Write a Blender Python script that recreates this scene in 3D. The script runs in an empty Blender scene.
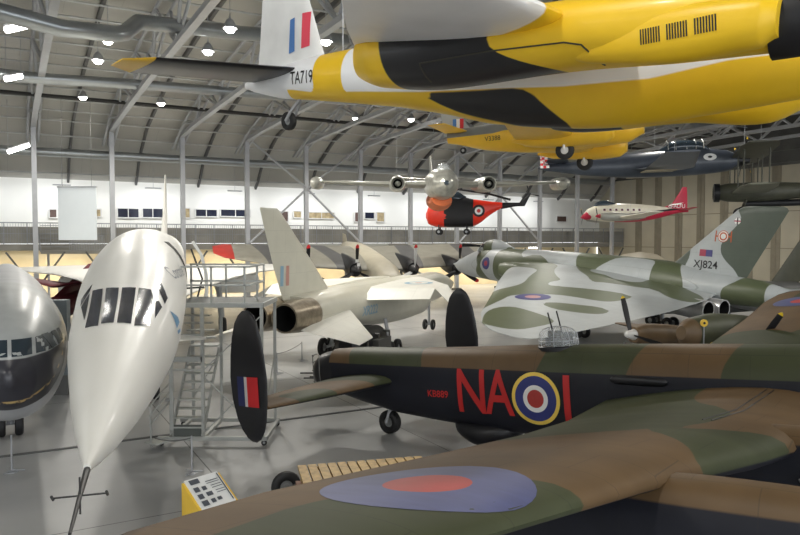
import bpy, bmesh, math, random
from math import sin, cos, pi, radians as rad
from mathutils import Vector, Matrix, Euler
from mathutils.bvhtree import BVHTree
random.seed(5)
sc = bpy.context.scene
COL = sc.collection
# ---------------------------------------------------------------- materials
MATS = {}
def new_mat(name):
    m = bpy.data.materials.new(name); m.use_nodes = True
    nt = m.node_tree; b = nt.nodes['Principled BSDF']
    MATS[name] = m
    return m, nt, b
def paint(name, col, rough=.5, metal=0., var=.08, vscale=1.5, layers=(), panel=None, coat=0., emit=None, streak=None, bump=0., spec=.5):
    """layers: (attribute, colour); panel: (axis a, axis b, length, height, strength)"""
    m, nt, b = new_mat(name); N = nt.nodes; L = nt.links
    tc = N.new('ShaderNodeTexCoord')
    cur = N.new('ShaderNodeRGB'); cur.outputs[0].default_value = (*col, 1); cur = cur.outputs[0]
    def mix(fac, a, bb, mode='MIX'):
        x = N.new('ShaderNodeMix'); x.data_type = 'RGBA'; x.blend_type = mode
        if isinstance(fac, float): x.inputs[0].default_value = fac
        else: L.new(fac, x.inputs[0])
        for s, v in ((6, a), (7, bb)):
            if isinstance(v, tuple): x.inputs[s].default_value = (*v, 1)
            else: L.new(v, x.inputs[s])
        return x.outputs[2]
    for at, c in layers:
        a = N.new('ShaderNodeAttribute'); a.attribute_name = at
        r = N.new('ShaderNodeMapRange'); r.inputs[1].default_value = -.012; r.inputs[2].default_value = .012
        L.new(a.outputs['Fac'], r.inputs[0]); cur = mix(r.outputs[0], cur, c)
    if panel:
        ax, bx, ln, ht, st = panel
        sp = N.new('ShaderNodeSeparateXYZ'); L.new(tc.outputs['Object'], sp.inputs[0])
        cb = N.new('ShaderNodeCombineXYZ'); L.new(sp.outputs[ax], cb.inputs[0]); L.new(sp.outputs[bx], cb.inputs[1])
        br = N.new('ShaderNodeTexBrick'); br.inputs['Scale'].default_value = 1; br.inputs['Brick Width'].default_value = ln
        br.inputs['Row Height'].default_value = ht; br.inputs['Mortar Size'].default_value = .008; br.inputs['Mortar Smooth'].default_value = .3
        L.new(cb.outputs[0], br.inputs['Vector'])
        mu = N.new('ShaderNodeMath'); mu.operation = 'MULTIPLY'; mu.inputs[1].default_value = st; L.new(br.outputs['Fac'], mu.inputs[0])
        cur = mix(mu.outputs[0], cur, (.02, .02, .02))
    if var:
        no = N.new('ShaderNodeTexNoise'); no.inputs['Scale'].default_value = vscale; no.inputs['Detail'].default_value = 5
        if streak:
            mp = N.new('ShaderNodeMapping'); mp.inputs['Scale'].default_value = streak; L.new(tc.outputs['Object'], mp.inputs[0]); L.new(mp.outputs[0], no.inputs[0])
        else: L.new(tc.outputs['Object'], no.inputs[0])
        r = N.new('ShaderNodeMapRange'); r.inputs[1].default_value = .3; r.inputs[2].default_value = .7
        r.inputs[3].default_value = 1 - var; r.inputs[4].default_value = 1 + var; L.new(no.outputs[0], r.inputs[0])
        v = N.new('ShaderNodeVectorMath'); v.operation = 'SCALE'; L.new(cur, v.inputs[0]); L.new(r.outputs[0], v.inputs['Scale']); cur = v.outputs[0]
        if bump:
            bp = N.new('ShaderNodeBump'); bp.inputs['Strength'].default_value = bump; bp.inputs['Distance'].default_value = .02
            L.new(no.outputs[0], bp.inputs['Height']); L.new(bp.outputs[0], b.inputs['Normal'])
    L.new(cur, b.inputs['Base Color'])
    b.inputs['Roughness'].default_value = rough; b.inputs['Metallic'].default_value = metal
    b.inputs['Specular IOR Level'].default_value = spec
    b.inputs['Coat Weight'].default_value = coat; b.inputs['Coat Roughness'].default_value = .12
    if emit:
        b.inputs['Emission Color'].default_value = (*emit[0], 1); b.inputs['Emission Strength'].default_value = emit[1]
    return m
def glass(name, col, rough=.05, alpha=.35):
    m, nt, b = new_mat(name)
    b.inputs['Base Color'].default_value = (*col, 1); b.inputs['Roughness'].default_value = rough
    b.inputs['Alpha'].default_value = alpha; b.inputs['IOR'].default_value = 1.45
    return m
# ---------------------------------------------------------------- geometry
def cr(p0, p1, p2, p3, t):
    return .5 * ((2*p1) + (-p0+p2)*t + (2*p0-5*p1+4*p2-p3)*t*t + (-p0+3*p1-3*p2+p3)*t*t*t)
def resample(st, n):
    """smooth interpolation through stations (tuples), monotone-ish Catmull-Rom"""
    out = []
    for i in range(len(st)-1):
        a = st[max(i-1, 0)]; b = st[i]; c = st[i+1]; d = st[min(i+2, len(st)-1)]
        for k in range(n):
            t = k/n
            out.append(tuple(cr(a[j], b[j], c[j], d[j], t) if j else b[0]+(c[0]-b[0])*t for j in range(len(b))))
    out.append(tuple(st[-1])); return out
class MB:
    def __init__(s): s.v = []; s.f = []; s.m = []; s.cm = 0
    def add(s, vs, fs):
        o = len(s.v); s.v += [tuple(p) for p in vs]
        for f in fs: s.f.append(tuple(i+o for i in f)); s.m.append(s.cm)
        return s
    def box(s, c, d, rot=None):
        vs = [Vector((sx*d[0]/2, sy*d[1]/2, sz*d[2]/2)) for sx in (-1, 1) for sy in (-1, 1) for sz in (-1, 1)]
        if rot: vs = [rot @ v for v in vs]
        return s.add([v+Vector(c) for v in vs], [(0,1,3,2),(4,6,7,5),(0,4,5,1),(2,3,7,6),(0,2,6,4),(1,5,7,3)])
    def beam(s, a, b, w, h=None, up=(0,0,1)):
        a = Vector(a); b = Vector(b); h = h or w; d = (b-a); ln = d.length
        if ln < 1e-6: return s
        d.normalize(); u = Vector(up)
        if abs(d.dot(u)) > .98: u = Vector((1,0,0))
        r = d.cross(u).normalized(); u = r.cross(d)
        vs = [p + r*sx*w/2 + u*sz*h/2 for p in (a, b) for sx, sz in ((-1,-1),(1,-1),(1,1),(-1,1))]
        return s.add(vs, [(0,3,2,1),(4,5,6,7),(0,1,5,4),(1,2,6,5),(2,3,7,6),(3,0,4,7)])
    def tube(s, pts, r, n=8, cap=True):
        pts = [Vector(p) for p in pts]; rs = r if isinstance(r, (list, tuple)) else [r]*len(pts)
        vs = []; pr = None
        for i, p in enumerate(pts):
            d = (pts[min(i+1, len(pts)-1)] - pts[max(i-1, 0)]).normalized()
            if pr is None:
                u = Vector((0,0,1)) if abs(d.z) < .9 else Vector((1,0,0))
                pr = d.cross(u).normalized()
            pr = (pr - d*pr.dot(d)).normalized(); q = d.cross(pr)
            vs += [p + (pr*cos(2*pi*k/n) + q*sin(2*pi*k/n))*rs[i] for k in range(n)]
        fs = [(i*n+k, i*n+(k+1)%n, (i+1)*n+(k+1)%n, (i+1)*n+k) for i in range(len(pts)-1) for k in range(n)]
        if cap: fs += [tuple(range(n-1, -1, -1)), tuple((len(pts)-1)*n+k for k in range(n))]
        return s.add(vs, fs)
    def rings(s, R, cap=True):
        n = len(R[0]); vs = [p for r in R for p in r]
        fs = [(i*n+k, i*n+(k+1)%n, (i+1)*n+(k+1)%n, (i+1)*n+k) for i in range(len(R)-1) for k in range(n)]
        if cap: fs += [tuple(range(n-1, -1, -1)), tuple((len(R)-1)*n+k for k in range(n))]
        return s.add(vs, fs)
    def body(s, st, n=32, sub=4, e=2., y0=0., cap=True):
        """stations (x, ztop, zbot, halfwidth)"""
        R = []
        for x, zt, zb, hw in resample(st, sub):
            h = max((zt-zb)/2, .004); z = (zt+zb)/2; hw = max(hw, .004); ring = []
            for k in range(n):
                t = 2*pi*k/n; c, q = cos(t), sin(t)
                ring.append((x, y0 + hw*math.copysign(abs(c)**(2/e), c), z + h*math.copysign(abs(q)**(2/e), q)))
            R.append(ring)
        return s.rings(R, cap)
    def wing(s, st, sub=6, nc=12, nrm=(0,0,1)):
        """stations (LE xyz, TE xyz, thickness m)"""
        nv = Vector(nrm); R = []
        xs = [(1-cos(pi*i/nc))/2 for i in range(nc+1)]
        def ring(le, te, t):
            le = Vector(le); te = Vector(te)
            yt = [max(t*(1.4845*math.sqrt(x)-.63*x-1.758*x*x+1.4215*x**3-.518*x**4), .006) for x in xs]
            up = [le.lerp(te, x)+nv*y for x, y in zip(xs, yt)]
            lo = [le.lerp(te, x)-nv*y*.8 for x, y in zip(xs, yt)]
            return [tuple(p) for p in up + lo[::-1][:-1][0:]]
        for i in range(len(st)-1):
            a, b = st[i], st[i+1]
            for k in range(sub):
                t = k/sub
                R.append(ring(Vector(a[0]).lerp(Vector(b[0]), t), Vector(a[1]).lerp(Vector(b[1]), t), a[2]+(b[2]-a[2])*t))
        R.append(ring(*st[-1]))
        return s.rings(R)
    def lathe(s, prof, c=(0,0,0), axis='x', n=24, cap=False):
        R = []
        for a, r in prof:
            ring = []
            for k in range(n):
                t = 2*pi*k/n; p, q = r*cos(t), r*sin(t)
                v = {'x': (a, p, q), 'y': (p, a, q), 'z': (p, q, a)}[axis]
                ring.append((v[0]+c[0], v[1]+c[1], v[2]+c[2]))
            R.append(ring)
        return s.rings(R, cap)
    def prism(s, pts, d):
        """planar polygon (3D points) extruded by vector d"""
        n = len(pts); d = Vector(d); vs = [Vector(p) for p in pts]; vs = vs + [v+d for v in vs]
        return s.add(vs, [tuple(range(n)), tuple(range(2*n-1, n-1, -1))] + [(i, (i+1)%n, (i+1)%n+n, i+n) for i in range(n)])
    def build(s, name, mats, parent=None, ang=38, attrs=None, tag=None):
        me = bpy.data.meshes.new(name); me.from_pydata(s.v, [], s.f)
        mats = mats if isinstance(mats, (list, tuple)) else [mats]
        for m in mats: me.materials.append(MATS[m] if isinstance(m, str) else m)
        for p, i in zip(me.polygons, s.m): p.material_index = i
        bm = bmesh.new(); bm.from_mesh(me); bmesh.ops.recalc_face_normals(bm, faces=bm.faces); bm.to_mesh(me); bm.free()
        me.polygons.foreach_set('use_smooth', [True]*len(me.polygons)); me.set_sharp_from_angle(angle=rad(ang))
        for an, fn in (attrs or {}).items():
            a = me.attributes.new(an, 'FLOAT', 'POINT'); a.data.foreach_set('value', [fn(*v) for v in s.v])
        o = bpy.data.objects.new(name, me); COL.objects.link(o)
        if parent: o.parent = parent
        if tag: settag(o, *tag)
        o_data[o.name] = s
        return o
o_data = {}
def settag(o, label=None, cat=None, group=None, kind=None):
    if label: o['label'] = label
    if cat: o['category'] = cat
    if group: o['group'] = group
    if kind: o['kind'] = kind
    return o
def empty(name, loc, label=None, cat=None, yaw=0, pitch=0, roll=0, group=None, scale=1):
    o = bpy.data.objects.new(name, None); COL.objects.link(o); o.location = loc
    o.rotation_euler = (rad(roll), rad(-pitch), rad(yaw)); o.scale = (scale,)*3; o.empty_display_size = .2
    return settag(o, label, cat, group)
def copy_tree(o, parent=None):
    c = o.copy(); COL.objects.link(c); c.parent = parent
    for ch in list(o.children): copy_tree(ch, c)
    return c
def sdf(poly):
    P = [(float(a), float(b)) for a, b in poly]; n = len(P)
    def f(x, y):
        d = 1e9; ins = False
        for i in range(n):
            x1, y1 = P[i]; x2, y2 = P[(i+1) % n]
            ex, ey = x2-x1, y2-y1; t = max(0., min(1., ((x-x1)*ex+(y-y1)*ey)/(ex*ex+ey*ey+1e-12)))
            d = min(d, math.hypot(x-x1-ex*t, y-y1-ey*t))
            if (y1 > y) != (y2 > y) and x < (x2-x1)*(y-y1)/(y2-y1)+x1: ins = not ins
        return d if ins else -d
    return f
def smooth(poly, it=2):
    for _ in range(it):
        q = []
        for i in range(len(poly)):
            a = poly[i]; b = poly[(i+1) % len(poly)]
            q += [(a[0]*.75+b[0]*.25, a[1]*.75+b[1]*.25), (a[0]*.25+b[0]*.75, a[1]*.25+b[1]*.75)]
        poly = q
    return poly
def lerp_tab(tab, x):
    if x <= tab[0][0]: return tab[0][1]
    for (a, b), (c, d) in zip(tab, tab[1:]):
        if x <= c: return b+(d-b)*(x-a)/(c-a)
    return tab[-1][1]
# ---------------------------------------------------------------- decals on surfaces
def bvh(*objs):
    V = []; F = []
    for o in objs:
        s = o_data[o.name]; k = len(V); V += s.v; F += [tuple(i+k for i in f) for f in s.f]
    return BVHTree.FromPolygons(V, F)
def project(name, V2, F, fm, mats, parent, tree, o, r, u, off=.015, step=.25, label=None):
    bm = bmesh.new(); vs = [bm.verts.new((p[0], p[1], 0)) for p in V2]
    for f, m in zip(F, fm):
        try: bm.faces.new([vs[i] for i in f]).material_index = m
        except ValueError: pass
    if step:
        xs = [p[0] for p in V2]; ys = [p[1] for p in V2]
        for ax, lo, hi in ((0, min(xs), max(xs)), (1, min(ys), max(ys))):
            k = math.ceil(lo/step)*step
            while k < hi and (hi-lo) > step:
                co = [0,0,0]; no = [0,0,0]; co[ax] = k; no[ax] = 1
                bmesh.ops.bisect_plane(bm, geom=bm.verts[:]+bm.edges[:]+bm.faces[:], plane_co=co, plane_no=no, dist=1e-5); k += step
    r = Vector(r).normalized(); u = Vector(u).normalized(); n = r.cross(u); o = Vector(o)
    for v in bm.verts:
        p = o + r*v.co.x + u*v.co.y
        h = tree.ray_cast(p+n*3, -n, 6) if tree else (None,)*4
        if h[0] is not None: p = h[0] + n*off
        v.co = p
    me = bpy.data.meshes.new(name); bm.to_mesh(me); bm.free()
    for m in mats: me.materials.append(MATS[m])
    me.polygons.foreach_set('use_smooth', [True]*len(me.polygons))
    ob = bpy.data.objects.new(name, me); COL.objects.link(ob); ob.parent = parent
    if label: ob['label'] = label
    return ob
def roundel(name, rings, parent, tree, o, r, u, off=.015, n=40, sq=1., label=None):
    """rings: (outer radius, material), inner to outer"""
    V = [(0, 0)]; F = []; fm = []; mats = []; prev = 0.
    rad_l = []
    for i, (R, m) in enumerate(rings):
        k = max(1, round((R-prev)/.12)); mats.append(m)
        for j in range(k): rad_l.append((prev+(R-prev)*(j+1)/k, i))
        prev = R
    for q, (R, i) in enumerate(rad_l):
        V += [(R*cos(2*pi*k/n)*sq, R*sin(2*pi*k/n)) for k in range(n)]
        for k in range(n):
            k2 = (k+1) % n
            if q == 0: F.append((0, 1+k, 1+k2))
            else: F.append((1+(q-1)*n+k, 1+q*n+k, 1+q*n+k2, 1+(q-1)*n+k2))
            fm.append(i)
    return project(name, V, F, fm, mats, parent, tree, o, r, u, off, 0, label)
def flat(name, polys, parent, tree, o, r, u, off=.015, step=.2, label=None):
    V = []; F = []; fm = []; mats = []
    for pts, m in polys:
        if m not in mats: mats.append(m)
        k = len(V); V += list(pts); F.append(tuple(range(k, k+len(pts)))); fm.append(mats.index(m))
    return project(name, V, F, fm, mats, parent, tree, o, r, u, off, step, label)
def rect(x0, y0, x1, y1): return [(x0, y0), (x1, y0), (x1, y1), (x0, y1)]
def text(name, s, h, mat, parent, tree, o, r, u, off=.015, bold=.0, sx=1., align='CENTER', step=.25, label=None, shear=0., space=1.):
    cu = bpy.data.curves.new('t', 'FONT'); cu.body = s; cu.size = 1; cu.align_x = align; cu.align_y = 'CENTER'
    cu.offset = bold; cu.resolution_u = 4; cu.shear = shear; cu.space_character = space
    t = bpy.data.objects.new('t', cu); COL.objects.link(t); bpy.context.view_layer.update()
    me = bpy.data.meshes.new_from_object(t); bpy.data.objects.remove(t)
    k = h/.72
    V = [(v.co.x*k*sx, v.co.y*k) for v in me.vertices]; F = [tuple(p.vertices) for p in me.polygons]
    bpy.data.meshes.remove(me)
    return project(name, V, F, [0]*len(F), [mat], parent, tree, o, r, u, off, step, label)
# ---------------------------------------------------------------- shared parts
def wheel(parent, c, r, w, name='wheel', hub='hub_metal', axis='y', tyre='rubber'):
    k = r*.42; c = Vector(c)
    prof = [(-w/2*.6, k), (-w/2*.95, k*1.25), (-w/2, r*.8), (-w/2*.7, r*.96), (0, r), (w/2*.7, r*.96), (w/2, r*.8), (w/2*.95, k*1.25), (w/2*.6, k), (-w/2*.6, k)]
    o = MB().lathe(prof, c, axis, 24).build(name, tyre, parent)
    MB().lathe([(-w*.34, .002), (-w*.34, k*.5), (-w*.26, k*.55), (-w*.26, k*1.02), (w*.26, k*1.02), (w*.26, k*.55), (w*.34, k*.5), (w*.34, .002)], c, axis, 16, True).build('hub', hub, o)
    return o
def blades(parent, c, R, n, a0, mat, tip=None, chord=.2, axis=(1,0,0), nm='propeller_blade', tipm='prop_yellow', root=.1):
    """propeller blades about a hub; axis = shaft direction"""
    ax = Vector(axis).normalized(); u = Vector((0,0,1)); u = (u-ax*u.dot(ax)).normalized(); v = ax.cross(u); c = Vector(c)
    for k in range(n):
        t = a0+2*pi*k/n; d = u*cos(t)+v*sin(t); q = ax.cross(d)
        b = MB()
        for (r0, r1, mi) in ((root, R-(tip or 0), 0),) + (((R-tip, R, 1),) if tip else ()):
            b.cm = mi; Rg = []
            for j in range(7):
                rr = r0+(r1-r0)*j/6; f = rr/R
                w = chord*(.45+1.1*f*(1.25-f)) * (1 if f < .93 else math.sqrt(max(0.02, (1-f)/.07)))
                tw = rad(62-45*f); e = q*cos(tw)+ax*sin(tw); th = ax*cos(tw)-q*sin(tw)
                Rg.append([c+d*rr+e*(w/2*cos(s))+th*(w*.07*sin(s)) for s in [2*pi*i/10 for i in range(10)]])
            b.rings(Rg)
        b.build(nm, [mat, tipm], parent)
exec_stage = []
# ---------------------------------------------------------------- palette
RUB = (.012, .012, .013)
paint('rubber', RUB, .6, var=.1); paint('hub_metal', (.35, .36, .36), .4, .6); paint('wheel_white', (.75, .75, .73), .4)
paint('black', (.006, .006, .008), .45, var=.15); paint('dark_metal', (.05, .05, .05), .45, .5); paint('steel', (.42, .43, .45), .4, .3, var=.1)
paint('prop_yellow', (.8, .55, .02), .4); paint('dark_void', (.003, .003, .003), .8, var=0)
paint('red', (.62, .02, .025), .4); paint('dull_red', (.45, .05, .04), .5); paint('dull_blue', (.022, .03, .12), .5); paint('white', (.8, .8, .78), .4)
paint('mark_black', (.01, .01, .012), .5, var=0); paint('yellow_mark', (.85, .55, .05), .45, var=.04)
paint('pale_blue', (.28, .44, .55), .5, var=.05); paint('pale_red', (.55, .30, .25), .5, var=.05)
# ---------------------------------------------------------------- the hall
YAW = math.atan2(.487, .873)
E1 = Vector((cos(YAW), sin(YAW), 0)); E2 = Vector((-sin(YAW), cos(YAW), 0))
def B(s, w, z): return E1*s + E2*w + Vector((0, 0, z))
def hall(mb, name, mats, ang=30):
    o = mb.build(name, mats, None, ang); o.rotation_euler = (0, 0, YAW); o['kind'] = 'structure'; return o
def floor_mat():
    m, nt, b = new_mat('hangar_floor'); N = nt.nodes; L = nt.links
    tc = N.new('ShaderNodeTexCoord'); sp = N.new('ShaderNodeSeparateXYZ'); L.new(tc.outputs['Object'], sp.inputs[0])
    def line(sock, pitch, off, wd):
        a = N.new('ShaderNodeMath'); a.operation = 'SUBTRACT'; a.inputs[1].default_value = off; L.new(sock, a.inputs[0])
        p = N.new('ShaderNodeMath'); p.operation = 'PINGPONG'; p.inputs[1].default_value = pitch/2; L.new(a.outputs[0], p.inputs[0])
        c = N.new('ShaderNodeMath'); c.operation = 'LESS_THAN'; c.inputs[1].default_value = wd; L.new(p.outputs[0], c.inputs[0]); return c.outputs[0]
    l1 = line(sp.outputs[0], 6.58, 4.6, .018); l2 = line(sp.outputs[1], 6.58, 22.8, .018)
    mx = N.new('ShaderNodeMath'); mx.operation = 'MAXIMUM'; L.new(l1, mx.inputs[0]); L.new(l2, mx.inputs[1])
    l3 = line(sp.outputs[1], 19.74, 22.8, .045); mx2 = N.new('ShaderNodeMath'); mx2.operation = 'MAXIMUM'; L.new(mx.outputs[0], mx2.inputs[0]); L.new(l3, mx2.inputs[1])
    n1 = N.new('ShaderNodeTexNoise'); n1.inputs['Scale'].default_value = .22; n1.inputs['Detail'].default_value = 6; L.new(tc.outputs['Object'], n1.inputs[0])
    r = N.new('ShaderNodeValToRGB'); r.color_ramp.elements[0].position = .3; r.color_ramp.elements[1].position = .72
    r.color_ramp.elements[0].color = (.33, .335, .34, 1); r.color_ramp.elements[1].color = (.47, .475, .47, 1); L.new(n1.outputs[0], r.inputs[0])
    mi = N.new('ShaderNodeMix'); mi.data_type = 'RGBA'; L.new(mx2.outputs[0], mi.inputs[0]); L.new(r.outputs[0], mi.inputs[6]); mi.inputs[7].default_value = (.09, .09, .09, 1)
    L.new(mi.outputs[2], b.inputs['Base Color']); b.inputs['Roughness'].default_value = .38
floor_mat()
hall(MB().box((20, 22, -.15), (124, 120, .3)), 'floor', 'hangar_floor')
paint('roof_sheet', (.42, .41, .375), .45, .0, var=.12, vscale=.15, panel=(0, 1, 6.58, 2.2, .45))
paint('roof_rib', (.12, .12, .12), .5, .2); paint('purlin', (.5, .51, .51), .4, .3)
paint('truss_grey', (.42, .43, .45), .4, .15, var=.06); paint('wall_white', (.84, .84, .80), .6, var=.03, vscale=.3)
paint('cream_wall', (.72, .62, .42), .6, var=.12, vscale=.4); paint('door_panel', (.50, .46, .36), .5, var=.06, vscale=.5)
paint('door_seam', (.27, .24, .18), .55, var=.08); paint('gable_dark', (.10, .10, .095), .5, var=.2, vscale=.6)
paint('window_dark', (.012, .016, .035), .12, var=.2); paint('window_brown', (.10, .06, .05), .4); paint('window_tan', (.40, .32, .18), .5, var=.4, vscale=2)
paint('frame_white', (.7, .7, .68), .5); paint('gallery_grey', (.26, .25, .22), .5, var=.12, vscale=.7); paint('rail_grey', (.3, .31, .32), .4, .4)
ARC = [(79.6, 12.4), (77, 14.9), (72, 17.4), (62, 19.6), (46, 21.3), (25, 22.3), (4, 22.3), (-16, 21.5), (-36, 19.8)]
def roofz(w): return lerp_tab(sorted(ARC), w)
AR = resample(ARC, 4)
mb = MB()
for i in range(len(AR)-1):
    (w0, z0), (w1, z1) = AR[i], AR[i+1]
    mb.add([(-40, w0, z0), (80, w0, z0), (80, w1, z1), (-40, w1, z1), (-40, w0, z0+.4), (80, w0, z0+.4), (80, w1, z1+.4), (-40, w1, z1+.4)],
           [(0,1,2,3), (7,6,5,4), (0,4,5,1), (3,2,6,7), (0,3,7,4), (1,5,6,2)])
mb.cm = 1
for k in range(-6, 13):                     # curved ribs of the roof
    s = 2.1+6.58*k-3.29
    for i in range(len(AR)-1): mb.beam((s, AR[i][0], AR[i][1]-.2), (s, AR[i+1][0], AR[i+1][1]-.2), .22, .35)
mb.cm = 2
w = 78.6
while w > -34:                              # purlins along the building
    mb.tube([(-40, w, roofz(w)-.45), (79, w, roofz(w)-.45)], .075, 5); w -= 2.4
hall(mb, 'ceiling', ['roof_sheet', 'roof_rib', 'purlin'])
# long wall behind the gallery
hall(MB().box((20, 79.9, 9.15), (120, .4, 6.6)), 'wall_back', 'wall_white')
hall(MB().box((20, 80.6, 2.9), (120, .4, 5.8)), 'wall_back_lower', 'cream_wall')
mb = MB(); mb.box((79.9, 22, 7.5), (.3, 116, 15))
for k in range(30):
    w = 71.9-3.47*k; mb.cm = 1; mb.box((79.72, w, 7.5), (.1, 1.15, 15)); mb.box((79.66, w, 7.5), (.12, .12, 15))
for z in (5.2, 9.6): mb.box((79.70, 22, z), (.06, 116, .1))
hall(mb, 'wall_right', ['door_panel', 'door_seam'])
mb = MB(); mb.box((79.9, 22, 18.8), (.3, 116, 7.6)); 
for z in (15.4, 16.8, 18.2, 19.6): mb.box((79.6, 22, z), (.2, 116, .2))
hall(mb, 'wall_right_gable', 'gable_dark')
hall(MB().box((-40, 22, 9), (.3, 116, 18)), 'wall_left', 'wall_white')
# camera model used for siting things: a pixel and a distance along the hall give a place
CAMZ = 6.2; PIT = math.atan(27.5/700)
def ray(px, py):
    x, y, z = (px-400)/700, 1., -(py-267.5)/700
    return Vector((x, y*cos(PIT)+z*sin(PIT), -y*sin(PIT)+z*cos(PIT)))
def at(px, py, Y): v = ray(px, py); return Vector((0, 0, CAMZ)) + v*(Y/v.y)
def atz(px, py, Z): v = ray(px, py); return Vector((0, 0, CAMZ)) + v*((Z-CAMZ)/v.z)
def on_wall(px, py, w):       # -> (s, z) on the plane at depth w of the building
    v = ray(px, py); t = w/v.dot(E2); return v.dot(E1)*t, CAMZ+v.z*t
# windows in the back wall
wins = [(49, 209, 57, 218, 'window_brown'), (96, 209, 101, 217, 'window_tan'), (117, 208, 139, 218, 'window_dark'), (142, 208, 163, 218, 'window_dark'), (184, 208, 190, 218, 'window_tan'),
        (195, 209, 217, 217, 'window_dark'), (220, 209, 250, 217, 'window_dark'), (276, 211, 288, 222, 'window_brown'), (293, 211, 301, 218, 'window_tan'), (308, 212, 334, 219, 'window_tan'),
        (354, 212, 359, 222, 'window_brown'), (364, 212, 374, 219, 'window_dark'), (376, 212, 384, 222, 'window_tan'), (556, 216, 566, 222, 'window_brown')]
for i, (x0, y0, x1, y1, m) in enumerate(wins):
    s0, z1 = on_wall(x0, y0, 79.7); s1, z0 = on_wall(x1, y1, 79.7)
    mb = MB().box(((s0+s1)/2, 79.64, (z0+z1)/2), (s1-s0, .1, z1-z0))
    o = hall(mb, f'window_{i+1}', m)
    f = MB(); 
    for a, b in (((s0, z0), (s1, z0)), ((s1, z0), (s1, z1)), ((s1, z1), (s0, z1)), ((s0, z1), (s0, z0))): f.beam((a[0], 79.55, a[1]), (b[0], 79.55, b[1]), .12)
    if s1-s0 > 2: f.beam(((s0+s1)/2, 79.55, z0), ((s0+s1)/2, 79.55, z1), .08)
    f.build('window_frame', 'frame_white', o)
# gallery
def gz(s): return 0
g = empty('gallery', B(20, 77, 5.2), 'long grey raised gallery with mesh balustrade along the white back wall', 'gallery', math.degrees(YAW))
def gl(mb, name, mats, **k): return mb.build(name, mats, g, **k)
mb = MB().box((19.5, .15, .3), (118, 4.9, .6)); gl(mb, 'slab', 'gallery_grey')
mb = MB()
for k in range(60):
    mb.beam((-38+k*1.95, -2.3, .6), (-38+k*1.95, -2.3, 2.6), .07)
mb.beam((-39, -2.3, 2.62), (78, -2.3, 2.62), .1); mb.beam((-39, -2.3, 1.6), (78, -2.3, 1.6), .05)
for k in range(520): mb.beam((-38.8+k*.225, -2.3, .65), (-38.8+k*.225, -2.3, 2.55), .03)
gl(mb, 'balustrade', 'rail_grey')
gl(MB().box((20, -2.22, 1.45), (118, .03, 1.6)), 'mesh_panel', 'gallery_mesh' if 'gallery_mesh' in MATS else 'gallery_grey')
# back-side beams of the gallery
# columns
NT = list(range(-2, 12))
colp = None
for k in NT:
    s = 2.1+6.58*k
    o = empty('steel_column', B(s, 72, 0), yaw=math.degrees(YAW)); o['label'] = 'light grey steel column in the row before the gallery'; o['category'] = 'column'; o['group'] = 'grey steel columns before the gallery'
    if colp is None:
        MB().beam((0, 0, .3), (0, 0, 17.2), .42, .42, (0, 1, 0)).build('shaft', 'truss_grey', o)
        MB().box((0, 0, .15), (.9, .9, .3)).build('base_plate', 'gable_dark', o)
        mb = MB()
        for sx in (-1, 1): mb.beam((0, .1, 1.6), (sx*2.4, .1, 5.1), .16)
        mb.build('knee_brace', 'gable_dark', o); colp = o
    else:
        for ch in colp.children: c = ch.copy(); COL.objects.link(c); c.parent = o
trp = None
for k in NT:
    s = 2.1+6.58*k
    o = empty('roof_truss', B(s, 0, 0), 'light grey zigzag steel truss spanning under the curved roof', 'truss', math.degrees(YAW), group='zigzag trusses under the roof')
    if trp is None:
        wb = [72, 66, 58, 50, 42, 34, 26, 18, 10, 2, -6, -14, -22, -32]
        zb = [16.6, 16.95, 17.2, 17.4, 17.5, 17.6, 17.65, 17.7, 17.7, 17.65, 17.5, 17.3, 17.0, 16.5]
        mb = MB()
        for i in range(len(wb)-1): mb.beam((0, wb[i], zb[i]), (0, wb[i+1], zb[i+1]), .42, .34)
        mb.build('bottom_chord', 'truss_grey', o)
        mb = MB(); tops = []
        for i in range(len(wb)-1):
            wm = (wb[i]+wb[i+1])/2; zm = roofz(wm)-.7; tops.append((wm, zm))
            for dx in (-.45, .45):
                mb.tube([(0, wb[i], zb[i]), (dx, wm, zm)], .11, 6); mb.tube([(dx, wm, zm), (0, wb[i+1], zb[i+1])], .11, 6)
        mb.tube([(0, 72, 16.6), (0, 74.6, roofz(74.6)-.6)], .14, 6)
        mb.build('diagonal', 'truss_grey', o)
        mb = MB()
        for dx in (-.45, .45):
            for i in range(len(tops)-1): mb.tube([(dx, *tops[i]), (dx, *tops[i+1])], .13, 6)
            mb.tube([(dx, 74.6, roofz(74.6)-.6), (dx, *tops[0])], .13, 6)
        mb.build('top_chord', 'truss_grey', o); trp = o
    else:
        for ch in trp.children: c = ch.copy(); COL.objects.link(c); c.parent = o
# cross bracing in the column row
def brace(k, label):
    s = 2.1+6.58*k
    o = empty('cross_brace', B(s, 71.7, 5.9), label, 'brace', math.degrees(YAW))
    for sx in (-1, 1):
        MB().tube([(sx*6.4, 0, 10.8), (0, 0, 5.9), (-sx*6.4, 0, 0)], .12, 6).build('diagonal', 'truss_grey', o)
brace(4, 'large steel cross brace around the column behind the upright white delta jet fin'); brace(8, 'large steel cross brace behind the red helicopter tail')
paint('duct', (.36, .38, .39), .3, .75, var=.08, vscale=.8); paint('pipe_black', (.02, .02, .02), .5)
lamp_m, nt_, b_ = new_mat('lamp_glow'); b_.inputs['Emission Color'].default_value = (1, .97, .9, 1); b_.inputs['Emission Strength'].default_value = 14; b_.inputs['Base Color'].default_value = (1, 1, 1, 1)
def duct(label, pts, r):
    o = MB().tube([B(*p) for p in pts], r, 16).build('air_duct', 'duct'); settag(o, label, 'duct')
def Pp(px, py, Y):
    p = at(px, py, Y); return (p.dot(E1), p.dot(E2), p.z)
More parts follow.
